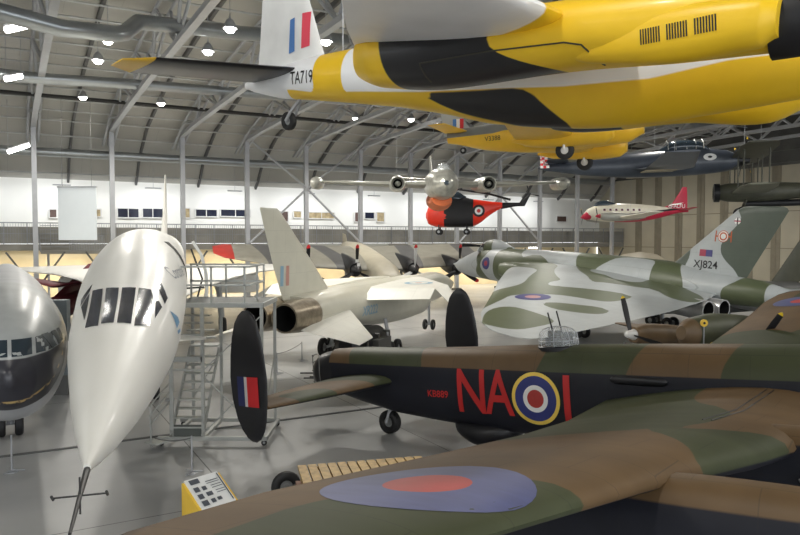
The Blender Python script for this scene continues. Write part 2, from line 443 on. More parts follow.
duct('grey ventilation duct with a kink, topmost under the roof on the left', [(-30, 31, 19.3)]+[Pp(60, 28, 34), Pp(115, 34, 36.2), Pp(125, 33, 37), Pp(138, 22, 38.3), Pp(160, 24, 39.5), Pp(240, 33, 43), Pp(345, 40, 49)], .42)
duct('long grey ventilation duct below the kinked one', [(-30, 52, 19.0), Pp(20, 77, 47), Pp(130, 84, 52), Pp(300, 97, 61), (70, 52, 19.0)], .38)
duct('long grey duct low on the roof slope above the white back wall', [(-30, 75.2, 14.6), (78, 75.2, 14.6)], .42)
o = MB().tube([B(-30, 64, 17.9), B(30, 64, 17.9), B(78, 64, 17.9)], .16, 8).build('black_pipe', 'pipe_black'); settag(o, 'thin black pipe running along the roof trusses above the columns', 'pipe')
# lamps
lamp_px = [(108, 40), (98, 60), (83, 97), (230, 28), (208, 51), (161, 103), (297, 42), (326, 41), (356, 118), (411, 119), (435, 122), (625, 144)]
lampp = None
def lamp(p, grp=True, power=900.):
    global lampp
    o = empty('high_bay_lamp', p, 'small round high bay lamp glowing white under the roof', 'lamp', group='round high bay lamps under the roof')
    if lampp is None:
        MB().lathe([(.75, .03), (.5, .05), (.45, .16), (.2, .30), (-.02, .40), (-.04, .38), (.15, .28)], (0, 0, 0), 'z', 16).build('lamp_shade', 'steel', o)
        MB().lathe([(-.28, .01), (-.22, .2), (-.05, .30), (.1, .26), (.2, .02)], (0, 0, 0), 'z', 16, True).build('bulb', 'lamp_glow', o)
        MB().tube([(0, 0, .7), (0, 0, 2.4)], .02, 4).build('hanging_rod', 'steel', o); lampp = o
    else:
        for ch in lampp.children: c = ch.copy(); COL.objects.link(c); c.parent = o
    li = bpy.data.lights.new('lamp_light', 'SPOT'); li.energy = power; li.spot_size = rad(166); li.spot_blend = .4; li.color = (1, .96, .88); li.shadow_soft_size = .4
    l = bpy.data.objects.new('lamp_light', li); COL.objects.link(l); l.parent = o; l.location = (0, 0, -.75)
POW = 1000
for px, py in lamp_px: lamp(atz(px, py, 17.6), power=POW)
for s, w in [(-20, 10), (0, 4), (18, 2), (36, 6), (54, 12), (-14, 34), (22, 28), (40, 34), (58, 40), (68, 20), (6, -18), (30, -20), (50, 58)]:
    lamp(B(s, w, 17.8), power=POW)
for px0, py0, px1, py1, Y, l in ((6, 30, 33, 24, 36, 'highest'), (6, 79, 21, 76, 44, 'middle'), (8, 152, 29, 145, 60, 'lowest')):  # glowing tubes added to stand for light reflected off duct ends
    a = at(px0, py0, Y); b = at(px1, py1, Y+1.2)
    o = empty('duct_glint', a, f'{l} glowing tube added for the glint on a duct end by the left edge', 'strip light')
    d = b-a
    MB().tube([(0, 0, 0), d], .17, 8).build('tube', 'lamp_glow', o); MB().beam((0, 0, .25), d+Vector((0, 0, .25)), .5, .12).build('housing', 'steel', o)
    MB().tube([(0, 0, .3), (0, 0, roofz(a.dot(E2))-a.z)], .02, 4).tube([d, d+Vector((0, 0, roofz(b.dot(E2))-b.z))], .02, 4).build('hanging_rod', 'steel', o)
# lights beneath the gallery (fluorescent fittings on its soffit)
gp = None
for k in range(9):
    o = empty('soffit_light', B(-4+k*8.6, 77.3, 5.1), 'white strip fitting on the underside of the gallery', 'strip light', math.degrees(YAW), group='strip fittings under the gallery')
    MB().box((0, 0, 0), (1.6, .3, .12)).build('diffuser', 'lamp_glow', o)
    li = bpy.data.lights.new('soffit_lamp', 'AREA'); li.shape = 'RECTANGLE'; li.size = 6; li.size_y = .6; li.energy = 430; li.color = (1, .88, .66)
    l = bpy.data.objects.new('soffit_lamp', li); COL.objects.link(l); l.parent = o; l.location = (0, 0, -.1)
    o = empty('gallery_light', B(-4+k*8.6, 76.4, 11.6), 'white strip fitting above the gallery walkway', 'strip light', math.degrees(YAW), group='strip fittings above the gallery')
    MB().box((0, 0, 0), (1.6, .25, .12)).tube([(0, 0, 0), (0, 0, 2.6)], .02, 4).build('diffuser', 'steel', o)
    li = bpy.data.lights.new('gallery_lamp', 'AREA'); li.shape = 'RECTANGLE'; li.size = 6; li.size_y = .6; li.energy = 200; li.color = (.95, .97, 1)
    l = bpy.data.objects.new('gallery_lamp', li); COL.objects.link(l); l.parent = o; l.location = (0, 0, -.15); l.rotation_euler = (rad(35), 0, 0)
# ---------------------------------------------------------------- camera, world
cam = bpy.data.cameras.new('camera'); co = bpy.data.objects.new('camera', cam); COL.objects.link(co)
cam.sensor_width = 36; cam.lens = 700*36/800; cam.clip_end = 300; cam.clip_start = .1
co.location = (0, 0, CAMZ); co.rotation_euler = (pi/2-PIT, 0, 0); sc.camera = co
wd = bpy.data.worlds.new('World'); sc.world = wd; wd.use_nodes = True
wd.node_tree.nodes['Background'].inputs[0].default_value = (.92, .96, 1, 1); wd.node_tree.nodes['Background'].inputs[1].default_value = 2.6
sc.view_settings.view_transform = 'Standard'; sc.view_settings.look = 'None'; sc.view_settings.exposure = .15; sc.view_settings.gamma = 1
# ================================================================ AIRCRAFT
def mirror_wing(st): return [((a[0], -a[1], a[2]), (b[0], -b[1], b[2]), t) for a, b, t in st]
def W(y, le, te, z, t): return ((le, y, z), (te, y, z), t)
def F(z, le, te, t, y=0): return ((le, y, z), (te, y, z), t)
# ---------------------------------------------------------------- foreground bomber
BR = (.125, .078, .038); GR = (.052, .06, .03); BK = (.012, .013, .02)
def multi(polys):
    fs = [sdf(smooth(p)) for p in polys]
    return lambda a, b: max(f(a, b) for f in fs)
LG = multi([[(1.9, -.6), (1.5, 1.2), (4.4, 1.2), (4.9, -.6)], [(8.1, -.6), (8.6, .2), (8.9, 1.2), (11.6, 1.2), (10.9, .2), (10.8, -.6)], [(13.1, -.6), (13.0, .3), (13.8, 1.2), (18, 1.2), (18, -.6)]])
paint('bomber_skin', BR, .5, spec=.3, var=.10, vscale=1.2, layers=(('green', GR), ('low', BK)), panel=(0, 2, 1.3, .55, .35))
WGP = []
WG = [[(13.2, -6.9), (13.88, -7.6), (14.33, -8.2), (14.6, -8.9), (15.6, -8.5), (15.6, -5.6), (14.9, -5.2), (14.3, -6.2)],
      [(11.0, -8.0), (10.7, -5), (10.2, -2.6), (10.2, .6), (12.9, .6), (12.6, -2.4), (14.0, -3.5), (13.9, -6), (13.3, -7.1), (12.4, -7.8)],
      [(12.55, -13.2), (12.7, -14.3), (12.9, -15.8), (14.9, -15), (14.8, -11.6), (13.75, -11.4), (13.5, -12)]]
WGf = multi(WG + [[(a, -b) for a, b in p] for p in WG])
paint('bomber_wing', BR, .6, spec=.2, var=.13, vscale=.9, layers=(('green', GR), ('low', BK)), panel=(0, 1, 1.2, .9, .35), streak=(.5, 1.6, 1))
bomber = empty('heavy_bomber', (-2.71, 24.03, 2.01), 'brown and green camouflaged heavy bomber with black sides and red code letters in the foreground', 'aircraft', -37, 4.6)
o = MB().body([(.8, .46, -1.02, .5), (2, .52, -1.25, .6), (3.4, .52, -1.5, .68), (6, .57, -1.70, .78), (8.2, .65, -1.8, .85), (11, .70, -1.85, .9), (14.5, .72, -1.85, .92), (18, .75, -1.8, .9), (20, .6, -1.4, .75), (21, .2, -.8, .4)], 48, 6, 2.7).build('fuselage', 'bomber_skin', bomber, 60,
    {'green': lambda x, y, z: LG(x, z), 'low': lambda x, y, z: .05-z})
b_fus = o; b_bvh = bvh(o)
WST = [W(-.6, 15.3, 10.4, -.58, .95), W(-3.4, 15.2, 10.5, -.56, .9), W(-6.5, 14.9, 11.0, -.14, .72), W(-10, 14.42, 11.5, .41, .5), W(-13, 14.1, 11.65, .81, .32), W(-14.6, 13.7, 11.9, 1.0, .2), W(-15.2, 13.3, 12.2, 1.08, .1), W(-15.4, 12.9, 12.5, 1.1, .03)]
def wlow(x, y, z):
    zc = -.56 + max(0, abs(y)-3.4)*.145
    return zc - .06 - z
for nm, st in (('starboard', WST), ('port', mirror_wing(WST))):
    o = MB().wing(st, 10, 14).build('wing', 'bomber_wing', bomber, 60, {'green': lambda x, y, z: WGf(x, y), 'low': wlow})
    if nm == 'starboard': b_wing = o; bw_bvh = bvh(o)
    else: bp_bvh = bvh(o)
TPS = [W(-.4, 3.6, 1.0, -.45, .4), W(-3, 3.3, 1.2, -.45, .3), W(-5.1, 2.95, 1.6, -.45, .16)]
TG = multi([[(0, -.3), (4, -.3), (4, -1.3), (2.2, -1.8), (0, -1.5)], [(2.2, -3), (4, -2.8), (4, -4), (2, -4.4)]])
for st in (TPS, mirror_wing(TPS)):
    MB().wing(st, 5, 10).build('tailplane', 'bomber_wing', bomber, 60, {'green': lambda x, y, z: TG(x, -abs(y)), 'low': lambda x, y, z: -.47-z})
paint('fin_black', (.008, .008, .011), .4, var=.2, vscale=2, coat=.1)
FST = [(-1.4, 2.38, 2.2), (-1.32, 2.52, 2.02), (-1.1, 2.68, 1.8), (-.8, 2.79, 1.63), (-.3, 2.87, 1.48), (.3, 2.9, 1.43), (.9, 2.84, 1.49), (1.4, 2.75, 1.59), (1.8, 2.62, 1.74), (2.0, 2.5, 1.9), (2.12, 2.34, 2.08)]
for y, dx in ((-5.1, 0), (5.1, .35)):
    o = MB().wing([F(z, a+dx, b+dx, .16 if i not in (0, 10) else .03, y) for i, (z, a, b) in enumerate(FST)], 2, 10, (0, 1, 0)).build('tail_fin', 'fin_black', bomber)
    if y < 0: b_fin = o
SD = ((1, 0, 0), (0, 0, 1))           # starboard side seen with the nose to the right
paint('dull_white', (.62, .6, .58), .5)
flat('fin_flash', [(rect(-.36, -.4, -.06, .4), 'dull_blue'), (rect(-.06, -.4, .06, .4), 'dull_white'), (rect(.06, -.4, .5, .4), 'red')], bomber, bvh(b_fin), (2.12, -5.1, -.05), *SD, off=.02)
paint('code_red', (.50, .018, .018), .5, var=.08); paint('roundel_yellow', (.85, .60, .10), .5); paint('roundel_blue', (.03, .04, .19), .5, var=.12, streak=(.5, 3, 1)); paint('roundel_red', (.42, .04, .035), .5, var=.12)
paint('wing_blue', (.060, .075, .21), .5, var=.15, streak=(.6, 3, 1))
roundel('fuselage_roundel', [(.24, 'roundel_red'), (.36, 'white'), (.60, 'roundel_blue'), (.70, 'roundel_yellow')], bomber, b_bvh, (8.47, -2, -.66), *SD)
def stroke(mb2, a, b, w):
    dx, dy = b[0]-a[0], b[1]-a[1]; l = math.hypot(dx, dy); nx, ny = -dy/l*w/2, dx/l*w/2
    return [(a[0]+nx, a[1]+ny), (a[0]-nx, a[1]-ny), (b[0]-nx, b[1]-ny), (b[0]+nx, b[1]+ny)]
text('code_letters', 'N', 1.25, 'code_red', bomber, b_bvh, (6.46, -2, -.64), *SD, bold=.012, sx=.80)
text('code_letters', 'A', 1.25, 'code_red', bomber, b_bvh, (7.36, -2, -.63), *SD, bold=.012, sx=.74)
flat('code_letters', [(rect(-.09, -.65, .09, .65), 'code_red')], bomber, b_bvh, (9.36, -2, -.66), *SD)
text('serial_number', 'KB889', .2, 'code_red', bomber, b_bvh, (5.3, -2, -.72), *SD, bold=.01, sx=1.0)
# wing roundels
roundel('wing_roundel', [(.42, 'roundel_red'), (1.0, 'wing_blue')], bomber, bw_bvh, (13.07, -12.27, .8), (1, 0, 0), (0, 1, 0), off=.004)
roundel('wing_roundel', [(.42, 'roundel_red'), (1.0, 'wing_blue')], bomber, bp_bvh, (13.07, 12.27, .8), (1, 0, 0), (0, 1, 0), off=.004)
# nacelles
paint('nacelle_skin', BR, .5, spec=.3, var=.10, vscale=2, layers=(('low', BK),), panel=(0, 1, 1.4, .6, .3))
paint('exhaust_metal', (.5, .5, .52), .3, .6)
for y, z, x0 in ((-9.5, -.17, 11.6), (-4.5, -.66, 11.4), (4.5, -.66, 11.4), (9.5, -.17, 11.6)):
    o = MB().body([(x0, z-.1, z-.2, .1), (x0+.9, z+.25, z-.55, .38), (x0+2.2, z+.52, z-.8, .5), (x0+3.6, z+.58, z-.85, .52), (x0+5.6, z+.5, z-.75, .47), (x0+6.2, z+.38, z-.5, .38)], 28, 5, 2.3, y).build('engine_nacelle', 'nacelle_skin', bomber, 60, {'low': lambda x, yy, zz, z=z: (z+.36)-zz})
    MB().lathe([(x0+6.2, .34), (x0+6.5, .28), (x0+6.8, .12), (x0+6.9, .01)], (0, y, z-.02), 'x', 16).build('spinner', 'black', o)
    mb = MB()
    for k in range(6):
        for s in (-1, 1): mb.tube([(x0+3.9+k*.24, y+s*.49, z-.05), (x0+3.7+k*.24, y+s*.62, z-.16)], .05, 6)
    mb.build('exhaust_stubs', 'exhaust_metal', o)
# mid-upper turret
glass('turret_glass', (.75, .8, .82), .08, .28)
t = MB().lathe([(-.08, .56), (.02, .56), (.05, .53)], (8.83, 0, .62), 'z', 24).build('turret_ring', 'fin_black', bomber)
MB().lathe([(.0, .52), (.15, .53), (.32, .5), (.44, .40), (.50, .25), (.52, .02)], (8.83, 0, .64), 'z', 24).build('glass_dome', 'turret_glass', t)
mb = MB()
for k in range(4):
    a = pi*k/4+.2; pts = [(8.83+rr*cos(a), rr*sin(a), .64+zz) for rr, zz in ((.53, 0), (.535, .15), (.505, .33), (.40, .45), (.22, .51), (0, .53), (-.22, .51), (-.40, .45), (-.505, .33), (-.535, .15), (-.53, 0))]
    mb.tube(pts, .009, 4)
mb.tube([(8.83+.535*cos(2*pi*k/24), .535*sin(2*pi*k/24), .8) for k in range(25)], .012, 4)
mb.build('dome_frame', 'steel', t)
mb = MB().box((8.8, 0, .75), (.5, .4, .25)).box((8.7, 0, .95), (.25, .16, .2)).tube([(8.9, -.1, .7), (8.9, -.1, 1.05)], .07, 8).box((9.05, .12, .85), (.2, .2, .3))
mb.build('turret_mechanism', 'dark_metal', t)
for y in (-.22, .22): MB().tube([(8.83, y*1.2, .95), (8.70, y*1.25, 1.56)], .022, 8).build('gun_barrel', 'black', t)
# tail turret
t = MB().body([(.95, .40, -.95, .5), (.6, .38, -.98, .56), (.2, .30, -.92, .52), (-.08, .1, -.75, .36), (-.18, -.2, -.5, .15)], 24, 3, 2.3).build('tail_turret', 'fin_black', bomber)
mb = MB()
for k in range(5):
    z = .25-.22*k; mb.tube([(.15, -.54, z), (-.02, -.42, z), (-.2, 0, z)], .02, 4)
mb.tube([(.45, -.58, .3), (.45, -.6, -.3), (.45, -.56, -.8)], .02, 4); mb.tube([(.1, -.52, .3), (.1, -.53, -.3), (.1, -.5, -.8)], .02, 4)
mb.build('turret_frame', 'gable_dark', t)
for y in (-.3, -.15, .15, .3): MB().tube([(.1, y, -.35 if abs(y) > .2 else -.55), (-.75, y, -.38 if abs(y) > .2 else -.58)], .025, 8).build('gun_barrel', 'black', t)
MB().body([(5.35, -1.5, -1.6, .1), (5.7, -1.4, -2.0, .5), (6.2, -1.4, -2.24, .68), (6.8, -1.4, -2.26, .68), (7.3, -1.4, -2.1, .5), (7.7, -1.5, -1.75, .15)], 28, 4, 2.1).build('radar_fairing', 'fin_black', bomber)
MB().body([(10.55, -.02, -.10, .02), (10.65, .05, -.16, .06), (11.8, .02, -.19, .06), (11.9, -.05, -.12, .02)], 12, 2, 2, -.92).build('side_blister', 'fin_black', bomber)
wheel(bomber, (2.85, 0, -1.86), .38, .32, 'tail_wheel'); MB().tube([(2.85, .2, -1.86), (2.95, .12, -1.5), (3.2, 0, -1.3)], .05, 8).tube([(2.85, -.2, -1.86), (2.95, -.12, -1.5), (3.2, 0, -1.3)], .05, 8).build('tail_wheel_fork', 'steel', bomber)
for y in (-4.3, 4.3):
    wheel(bomber, (14.2, y, -2.32), .84, .5, 'main_wheel')
    mb = MB()
    for s in (-.38, .38): mb.tube([(14.2, y+s, -2.32), (14.0, y+s, -.7)], .08, 8)
    mb.build('undercarriage_leg', 'steel', bomber)
# panel cut line + small items on the wing
mb = MB()
for dx in (0, .14):
    q = []
    for k in range(14):
        h = bw_bvh.ray_cast(Vector((14.0-.02*k+dx, -1.1-.32*k, 3)), Vector((0, 0, -1)), 6); q.append(h[0]+Vector((0, 0, .005)))
    mb.tube(q, .012, 4)
mb.build('wing_walk_strip', 'black', bomber)
# ---------------------------------------------------------------- delta bomber
LGT = (.42, .45, .46); GRN = (.10, .12, .065)
delta = empty('delta_bomber', (21.23, 36.64, 2.69), 'large green and grey camouflaged delta-wing bomber with a tall swept fin', 'aircraft', 122.1, 3.3)
_g = multi([
 [(23.9, 1.5), (23.6, 0), (20.9, 0), (21.2, 1.1), (19.6, 2.9), (18.6, 4.6), (20.0, 3.9), (21.6, 3.6), (23.2, 2.2)],
 [(19.18, 3.43), (21.01, 1.34), (19.94, 1.02), (18.72, .96), (17.96, 1.26), (15.91, 1.89), (14.21, 4.2), (11.96, 6.06), (10.93, 6.57), (10.98, 7.75), (10.24, 8.54), (9.71, 8.42), (7.51, 7.12), (6.06, 6.6), (5.35, 6.88), (4.94, 8.46), (5.09, 9.49), (6.36, 9.83), (7.44, 10.12), (8.18, 10.73), (9.26, 12.2), (8.56, 13.22), (7.4, 15.8), (8.6, 16.5), (12.2, 12.2), (11.4, 10.27), (11.79, 8.92), (13.63, 6.85), (15.25, 4.39), (17.09, 4.07)],
 [(15.6, -1), (15.4, .9), (14.88, 1.38), (12.97, 3.09), (10.83, 4.45), (9.56, 5.72), (8.77, 4.89), (6.94, 4.45), (6.42, 3.8), (4.46, 5.23), (3.0, 5.0), (3.6, 3.0), (5.9, 1.6), (7.1, .9), (7.8, -1)],
 [(6.44, 12.72), (6.23, 11.83), (5.06, 11.18), (4.31, 10.64), (3.43, 10.78), (3.05, 12.04), (4.07, 12.82), (4.99, 13.17)],
 [(6.39, 16.24), (7.01, 15.24), (6.65, 14.33), (4.91, 14.48), (3.55, 14.69), (2.86, 15.06), (2.6, 16), (2.4, 18), (4.4, 18), (5.4, 17.2)],
 [(26.4, 1.1), (25.8, .2), (25.0, .2), (25.0, 1.3), (25.8, 1.4)]])
_h = sdf(smooth([(13.59, 1.4), (12.33, 1.35), (11.9, .3), (9.0, .3), (8.82, 1.1), (8.59, 1.97), (8.13, 3.0), (9.38, 3.85), (11.01, 2.63), (12.35, 2.73)]))
_t = sdf(smooth([(4.19, -.6), (4.13, .62), (3.43, .95), (3.2, 1.6), (1.9, 1.4), (1.74, .76), (1.82, -.6)]))
def VGf(x, y, z):
    y = abs(y) if y < -1 else y
    return max(min(_g(x, y), -_h(x, y)), _t(x, z) if x < 5 and abs(y) < 1.3 else -1)
_w = sdf(smooth([(6.75, 2.2), (7.2, 3.1), (4.4, 5.5), (3.75, 4.6), (3.8, 4.4), (4.09, 3.96), (4.82, 3.24), (4.89, 2.54), (4.49, 1.99), (3.95, 1.58), (3.45, .6), (4.7, .5), (6.5, .5), (7.2, 1.4)], 2))
paint('delta_skin', LGT, .42, var=.05, layers=(('green', GRN),), panel=(0, 1, 2.4, 1.2, .25))
paint('delta_fin_skin', LGT, .45, var=.05, layers=(('green', (.085, .105, .085)),), panel=(0, 2, 1.6, .8, .2))
o = MB().body([(30.9, -.36, -.46, .04), (29.8, .08, -.98, .5), (28.2, .72, -1.22, .95), (27.2, 1.05, -1.27, 1.15), (25.5, 1.35, -1.28, 1.35), (23, 1.5, -1.3, 1.45), (18, 1.66, -1.3, 1.5), (12, 1.75, -1.2, 1.5), (8, 1.7, -.9, 1.4), (5.5, 1.35, -.5, 1.2), (2.5, 1.12, -.36, .92), (1, .82, -.05, .52), (0, .42, .30, .06)], 40, 6, 2.1).build('fuselage', 'delta_skin', delta, 60, {'green': VGf})
d_fus = o
MB().body([(27.5, 1.0, .7, .25), (26.9, 1.5, .7, .5), (26.2, 1.95, .8, .62), (25.4, 2.12, .8, .62), (24.4, 2.0, .9, .5), (23, 1.6, 1.1, .25)], 24, 4).build('canopy', 'delta_skin', delta, 60, {'green': VGf})
DST = [((22.0, 1.0, .15), (4.4, 1.0, .15), 1.5), ((19.2, 4, .05), (3.2, 4, .05), 1.35), ((15.3, 8, -.15), (2.25, 8, -.15), 1.0), ((11.1, 12, -.3), (1.6, 12, -.3), .65), ((7.0, 16, -.45), (1.1, 16, -.45), .36), ((5.1, 17.5, -.5), (1.0, 17.5, -.5), .25), ((3.6, 18.3, -.5), (1.05, 18.3, -.5), .12), ((2.6, 18.6, -.5), (1.5, 18.6, -.5), .03)]
for st in (DST, mirror_wing(DST)):
    o = MB().wing(st, 12, 26).build('wing', 'delta_skin', delta, 60, {'green': VGf})
    if st is DST: d_wing = o
o = MB().wing([F(.9, 8.9, 3.45, .7), F(1.8, 7.85, 2.95, .55), F(5.0, 4.1, 1.2, .3), F(5.15, 3.8, 1.3, .2), F(5.22, 3.4, 1.5, .05)], 14, 20, (0, 1, 0)).build('tail_fin', 'delta_fin_skin', delta, 60, {'green': lambda x, y, z: -_w(x, z)})
d_fin = o
paint('pipe_silver', (.62, .62, .62), .3, .7, var=.15)
for s in (1, -1):
    for y in (2.35, 3.75):
        p = MB().lathe([(6.2, .15), (5.4, .48), (3.9, .54), (3.0, .52), (3.0, .45)], (0, s*y, -.42), 'x', 24).build('jet_pipe', 'pipe_silver', delta)
        MB().lathe([(3.0, .45), (4.1, .40), (4.15, .01)], (0, s*y, -.42), 'x', 20).build('pipe_lining', 'dark_void', p)
    o = MB().body([(20.9, .62, -.45, .9), (20.2, .7, -.55, 1.0), (18, .7, -.6, 1.1), (16, .5, -.5, 1.1)], 24, 3, 3, s*2.4).build('air_intake', 'delta_skin', delta, 60, {'green': VGf})
    MB().box((12, s*4.4, -1.2), (1.2, .5, .8)).tube([(12, s*4.4, -1), (12, s*4.4, -2.9)], .14, 8).build('undercarriage_leg', 'steel', delta)
    for dx in (-.7, .7):
        for dy in (-.35, .35): wheel(delta, (12+dx, s*4.4+dy, -2.93), .42, .24, 'main_wheel')
MB().tube([(23.5, 0, -1.1), (23.5, 0, -3.4)], .12, 8).build('nose_undercarriage_leg', 'steel', delta)
for dy in (-.3, .3): wheel(delta, (23.5, dy, -3.55), .42, .22, 'nose_wheel')
PT = ((-1, 0, 0), (0, 0, 1))          # port side
paint('delta_red', (.36, .05, .09), .5); paint('delta_blue', (.06, .06, .2), .5); paint('delta_pink', (.48, .25, .25), .5); paint('emblem_red', (.5, .1, .03), .5)
tf = bvh(d_fin)
text('serial_number', 'XJ824', .46, 'mark_black', delta, tf, (5.74, 1, 1.72), *PT, bold=.01, sx=.98)
flat('fin_flash', [(rect(-.42, -.2, 0, .2), 'delta_red'), (rect(0, -.2, .42, .2), 'delta_blue')], delta, tf, (5.76, 1, 2.42), *PT)
roundel('squadron_badge', [(.16, 'wheel_white'), (.24, 'emblem_red'), (.3, 'wheel_white'), (.34, 'emblem_red')], delta, tf, (4.75, 1, 3.45), *PT)
flat('squadron_badge', [(rect(-.52, -.32, -.45, .32), 'emblem_red'), (rect(.45, -.32, .52, .32), 'emblem_red'), (rect(-.45, -.04, -.34, .04), 'emblem_red'), (rect(.34, -.04, .45, .04), 'emblem_red')], delta, tf, (4.75, 1, 3.45), *PT)
roundel('fin_cross', [(.19, 'white')], delta, tf, (3.96, 1, 4.36), *PT)
flat('fin_cross', [(rect(-.2, -.035, .2, .035), 'delta_red'), (rect(-.035, -.2, .035, .2), 'mark_black')], delta, tf, (3.96, 1, 4.36), *PT, off=.03)
roundel('wing_roundel', [(.42, 'delta_pink'), (.95, 'delta_blue')], delta, bvh(d_wing), (7.9, 11.8, 1), (0, -1, 0), (1, 0, 0))
roundel('nose_roundel', [(.22, 'delta_red'), (.5, 'delta_blue')], delta, bvh(d_fus), (24.7, 3, .2), *PT)
for x0 in (26.9, 26.2): flat('cockpit_window', [(rect(-.25, -.16, .25, .16), 'mark_black')], delta, bvh(bpy.data.objects['canopy']), (x0, 2, 1.55), *PT)
# ---------------------------------------------------------------- white strike jet
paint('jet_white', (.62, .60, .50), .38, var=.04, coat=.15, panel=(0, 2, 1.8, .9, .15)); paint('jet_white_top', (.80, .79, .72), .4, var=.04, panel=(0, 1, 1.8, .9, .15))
paint('nozzle_metal', (.32, .27, .2), .35, .7, var=.25, vscale=5)
strike = empty('strike_jet', (-5.46, 27.48, 2.98), 'white twin-engine strike jet with a tall slab fin, seen from behind', 'aircraft', 69.5, .2)
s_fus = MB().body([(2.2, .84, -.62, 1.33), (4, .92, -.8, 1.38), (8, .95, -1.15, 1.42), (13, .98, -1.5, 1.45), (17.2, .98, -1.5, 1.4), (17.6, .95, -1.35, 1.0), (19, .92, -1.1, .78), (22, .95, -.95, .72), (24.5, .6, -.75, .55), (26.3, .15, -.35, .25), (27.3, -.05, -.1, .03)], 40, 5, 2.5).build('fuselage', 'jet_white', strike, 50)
for y in (-.68, .68):
    p = MB().lathe([(2.6, .70), (1.5, .68), (.6, .60), (.6, .53)], (0, y, .08), 'x', 28).build('exhaust_nozzle', 'nozzle_metal', strike)
    MB().lathe([(.6, .53), (1.9, .49), (1.95, .01)], (0, y, .08), 'x', 24).build('nozzle_lining', 'dark_void', p)
s_fin = MB().wing([F(.7, 6.2, 1.7, .35), F(2.0, 4.6, 1.0, .28), F(4.4, 1.5, -.02, .14), F(4.5, 1.3, .0, .05)], 4, 10, (0, 1, 0)).build('tail_fin', 'jet_white', strike)
SW = [W(-1.1, 16.8, 8.3, .85, .3), W(-4.5, 10.6, 8.4, .85, .16), ((8.9, -5.65, .0), (7.7, -5.65, .0), .06)]
for st in (SW, mirror_wing(SW)):
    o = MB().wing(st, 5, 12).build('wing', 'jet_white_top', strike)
    if st is SW: s_wing = o
for s in (-1, 1):
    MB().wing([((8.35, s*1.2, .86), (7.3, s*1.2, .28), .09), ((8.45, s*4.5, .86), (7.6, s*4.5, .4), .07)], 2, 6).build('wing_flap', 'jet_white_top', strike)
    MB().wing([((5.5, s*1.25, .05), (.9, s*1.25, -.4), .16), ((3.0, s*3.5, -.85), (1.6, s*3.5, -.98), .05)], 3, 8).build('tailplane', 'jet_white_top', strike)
    for dx in (-.5, .5): wheel(strike, (9.6+dx, s*1.9, -2.44), .5, .26, 'main_wheel')
    MB().tube([(9.6, s*1.75, -2.44), (9.9, s*1.3, -.9)], .1, 8).tube([(9.1, s*1.75, -2.44), (10.1, s*1.75, -2.44)], .08, 8).build('undercarriage_leg', 'steel', strike)
    wheel(strike, (21.2, s*.28, -2.58), .36, .2, 'nose_wheel')
MB().tube([(21.2, 0, -2.58), (21.2, 0, -.8)], .09, 8).tube([(21.2, -.3, -2.58), (21.2, .3, -2.58)], .05, 6).build('nose_undercarriage_leg', 'steel', strike)
flat('fin_flash', [(rect(-.32, -.42, -.08, .42), 'pale_blue'), (rect(.1, -.42, .34, .42), 'pale_red')], strike, bvh(s_fin), (1.75, -1, 1.72), *SD)
text('serial_number', 'XR222', .46, 'pale_blue', strike, bvh(s_fus), (7.7, -3, -.25), *SD, bold=.02)
roundel('wing_roundel', [(.18, 'pale_red'), (.5, 'jet_white_top'), (.75, 'pale_blue')], strike, bvh(s_wing), (10.6, -2.9, 1), (1, 0, 0), (0, 1, 0))
# ---------------------------------------------------------------- supersonic airliner
paint('airliner_white', (.84, .83, .78), .42, var=.025, vscale=.6, coat=.12)
sst = empty('supersonic_airliner', (-4.3, 9.5, 0), 'slender white supersonic airliner with a drooped pointed nose pointing at the viewer', 'aircraft', math.degrees(math.atan2(-.954, .299)))
c_fus = MB().body([(0, 3.12, 3.0, .05), (-.6, 3.28, 2.9, .17), (-1.5, 3.54, 2.78, .35), (-3, 3.98, 2.68, .62), (-5, 4.5, 2.66, .93), (-6.6, 4.88, 2.72, 1.15), (-8.2, 5.36, 2.85, 1.28), (-10, 5.9, 3.05, 1.38), (-12, 6.28, 3.25, 1.43), (-15, 6.55, 3.5, 1.45), (-19, 6.64, 3.65, 1.45), (-30, 6.64, 3.65, 1.45), (-45, 6.64, 3.7, 1.45), (-55, 6.7, 4.6, .9), (-61, 6.5, 6.2, .08)], 48, 6).build('fuselage', 'airliner_white', sst, 60)
CW = [((-16, 1.0, 4.0), (-57, 1.0, 4.0), .8), ((-24, 2.4, 4.0), (-57, 2.4, 4.0), .7), ((-32, 4.2, 4.0), (-56.8, 4.2, 4.0), .6), ((-39.5, 6.6, 4.0), (-56.6, 6.6, 4.0), .5), ((-44.5, 9, 3.97), (-56.2, 9, 3.97), .36), ((-49, 11.5, 3.9), (-55.8, 11.5, 3.9), .2), ((-53, 12.8, 3.85), (-55.5, 12.8, 3.85), .06)]
for st in (CW, mirror_wing(CW)): MB().wing(st, 5, 16).build('wing', 'airliner_white', sst)
MB().wing([((-43, 0, 6.3), (-59, 0, 6.3), .5), ((-51, 0, 8.5), (-60, 0, 8.5), .4), ((-56.5, 0, 12.1), (-60.5, 0, 12.1), .15)], 3, 10, (0, 1, 0)).build('tail_fin', 'airliner_white', sst)
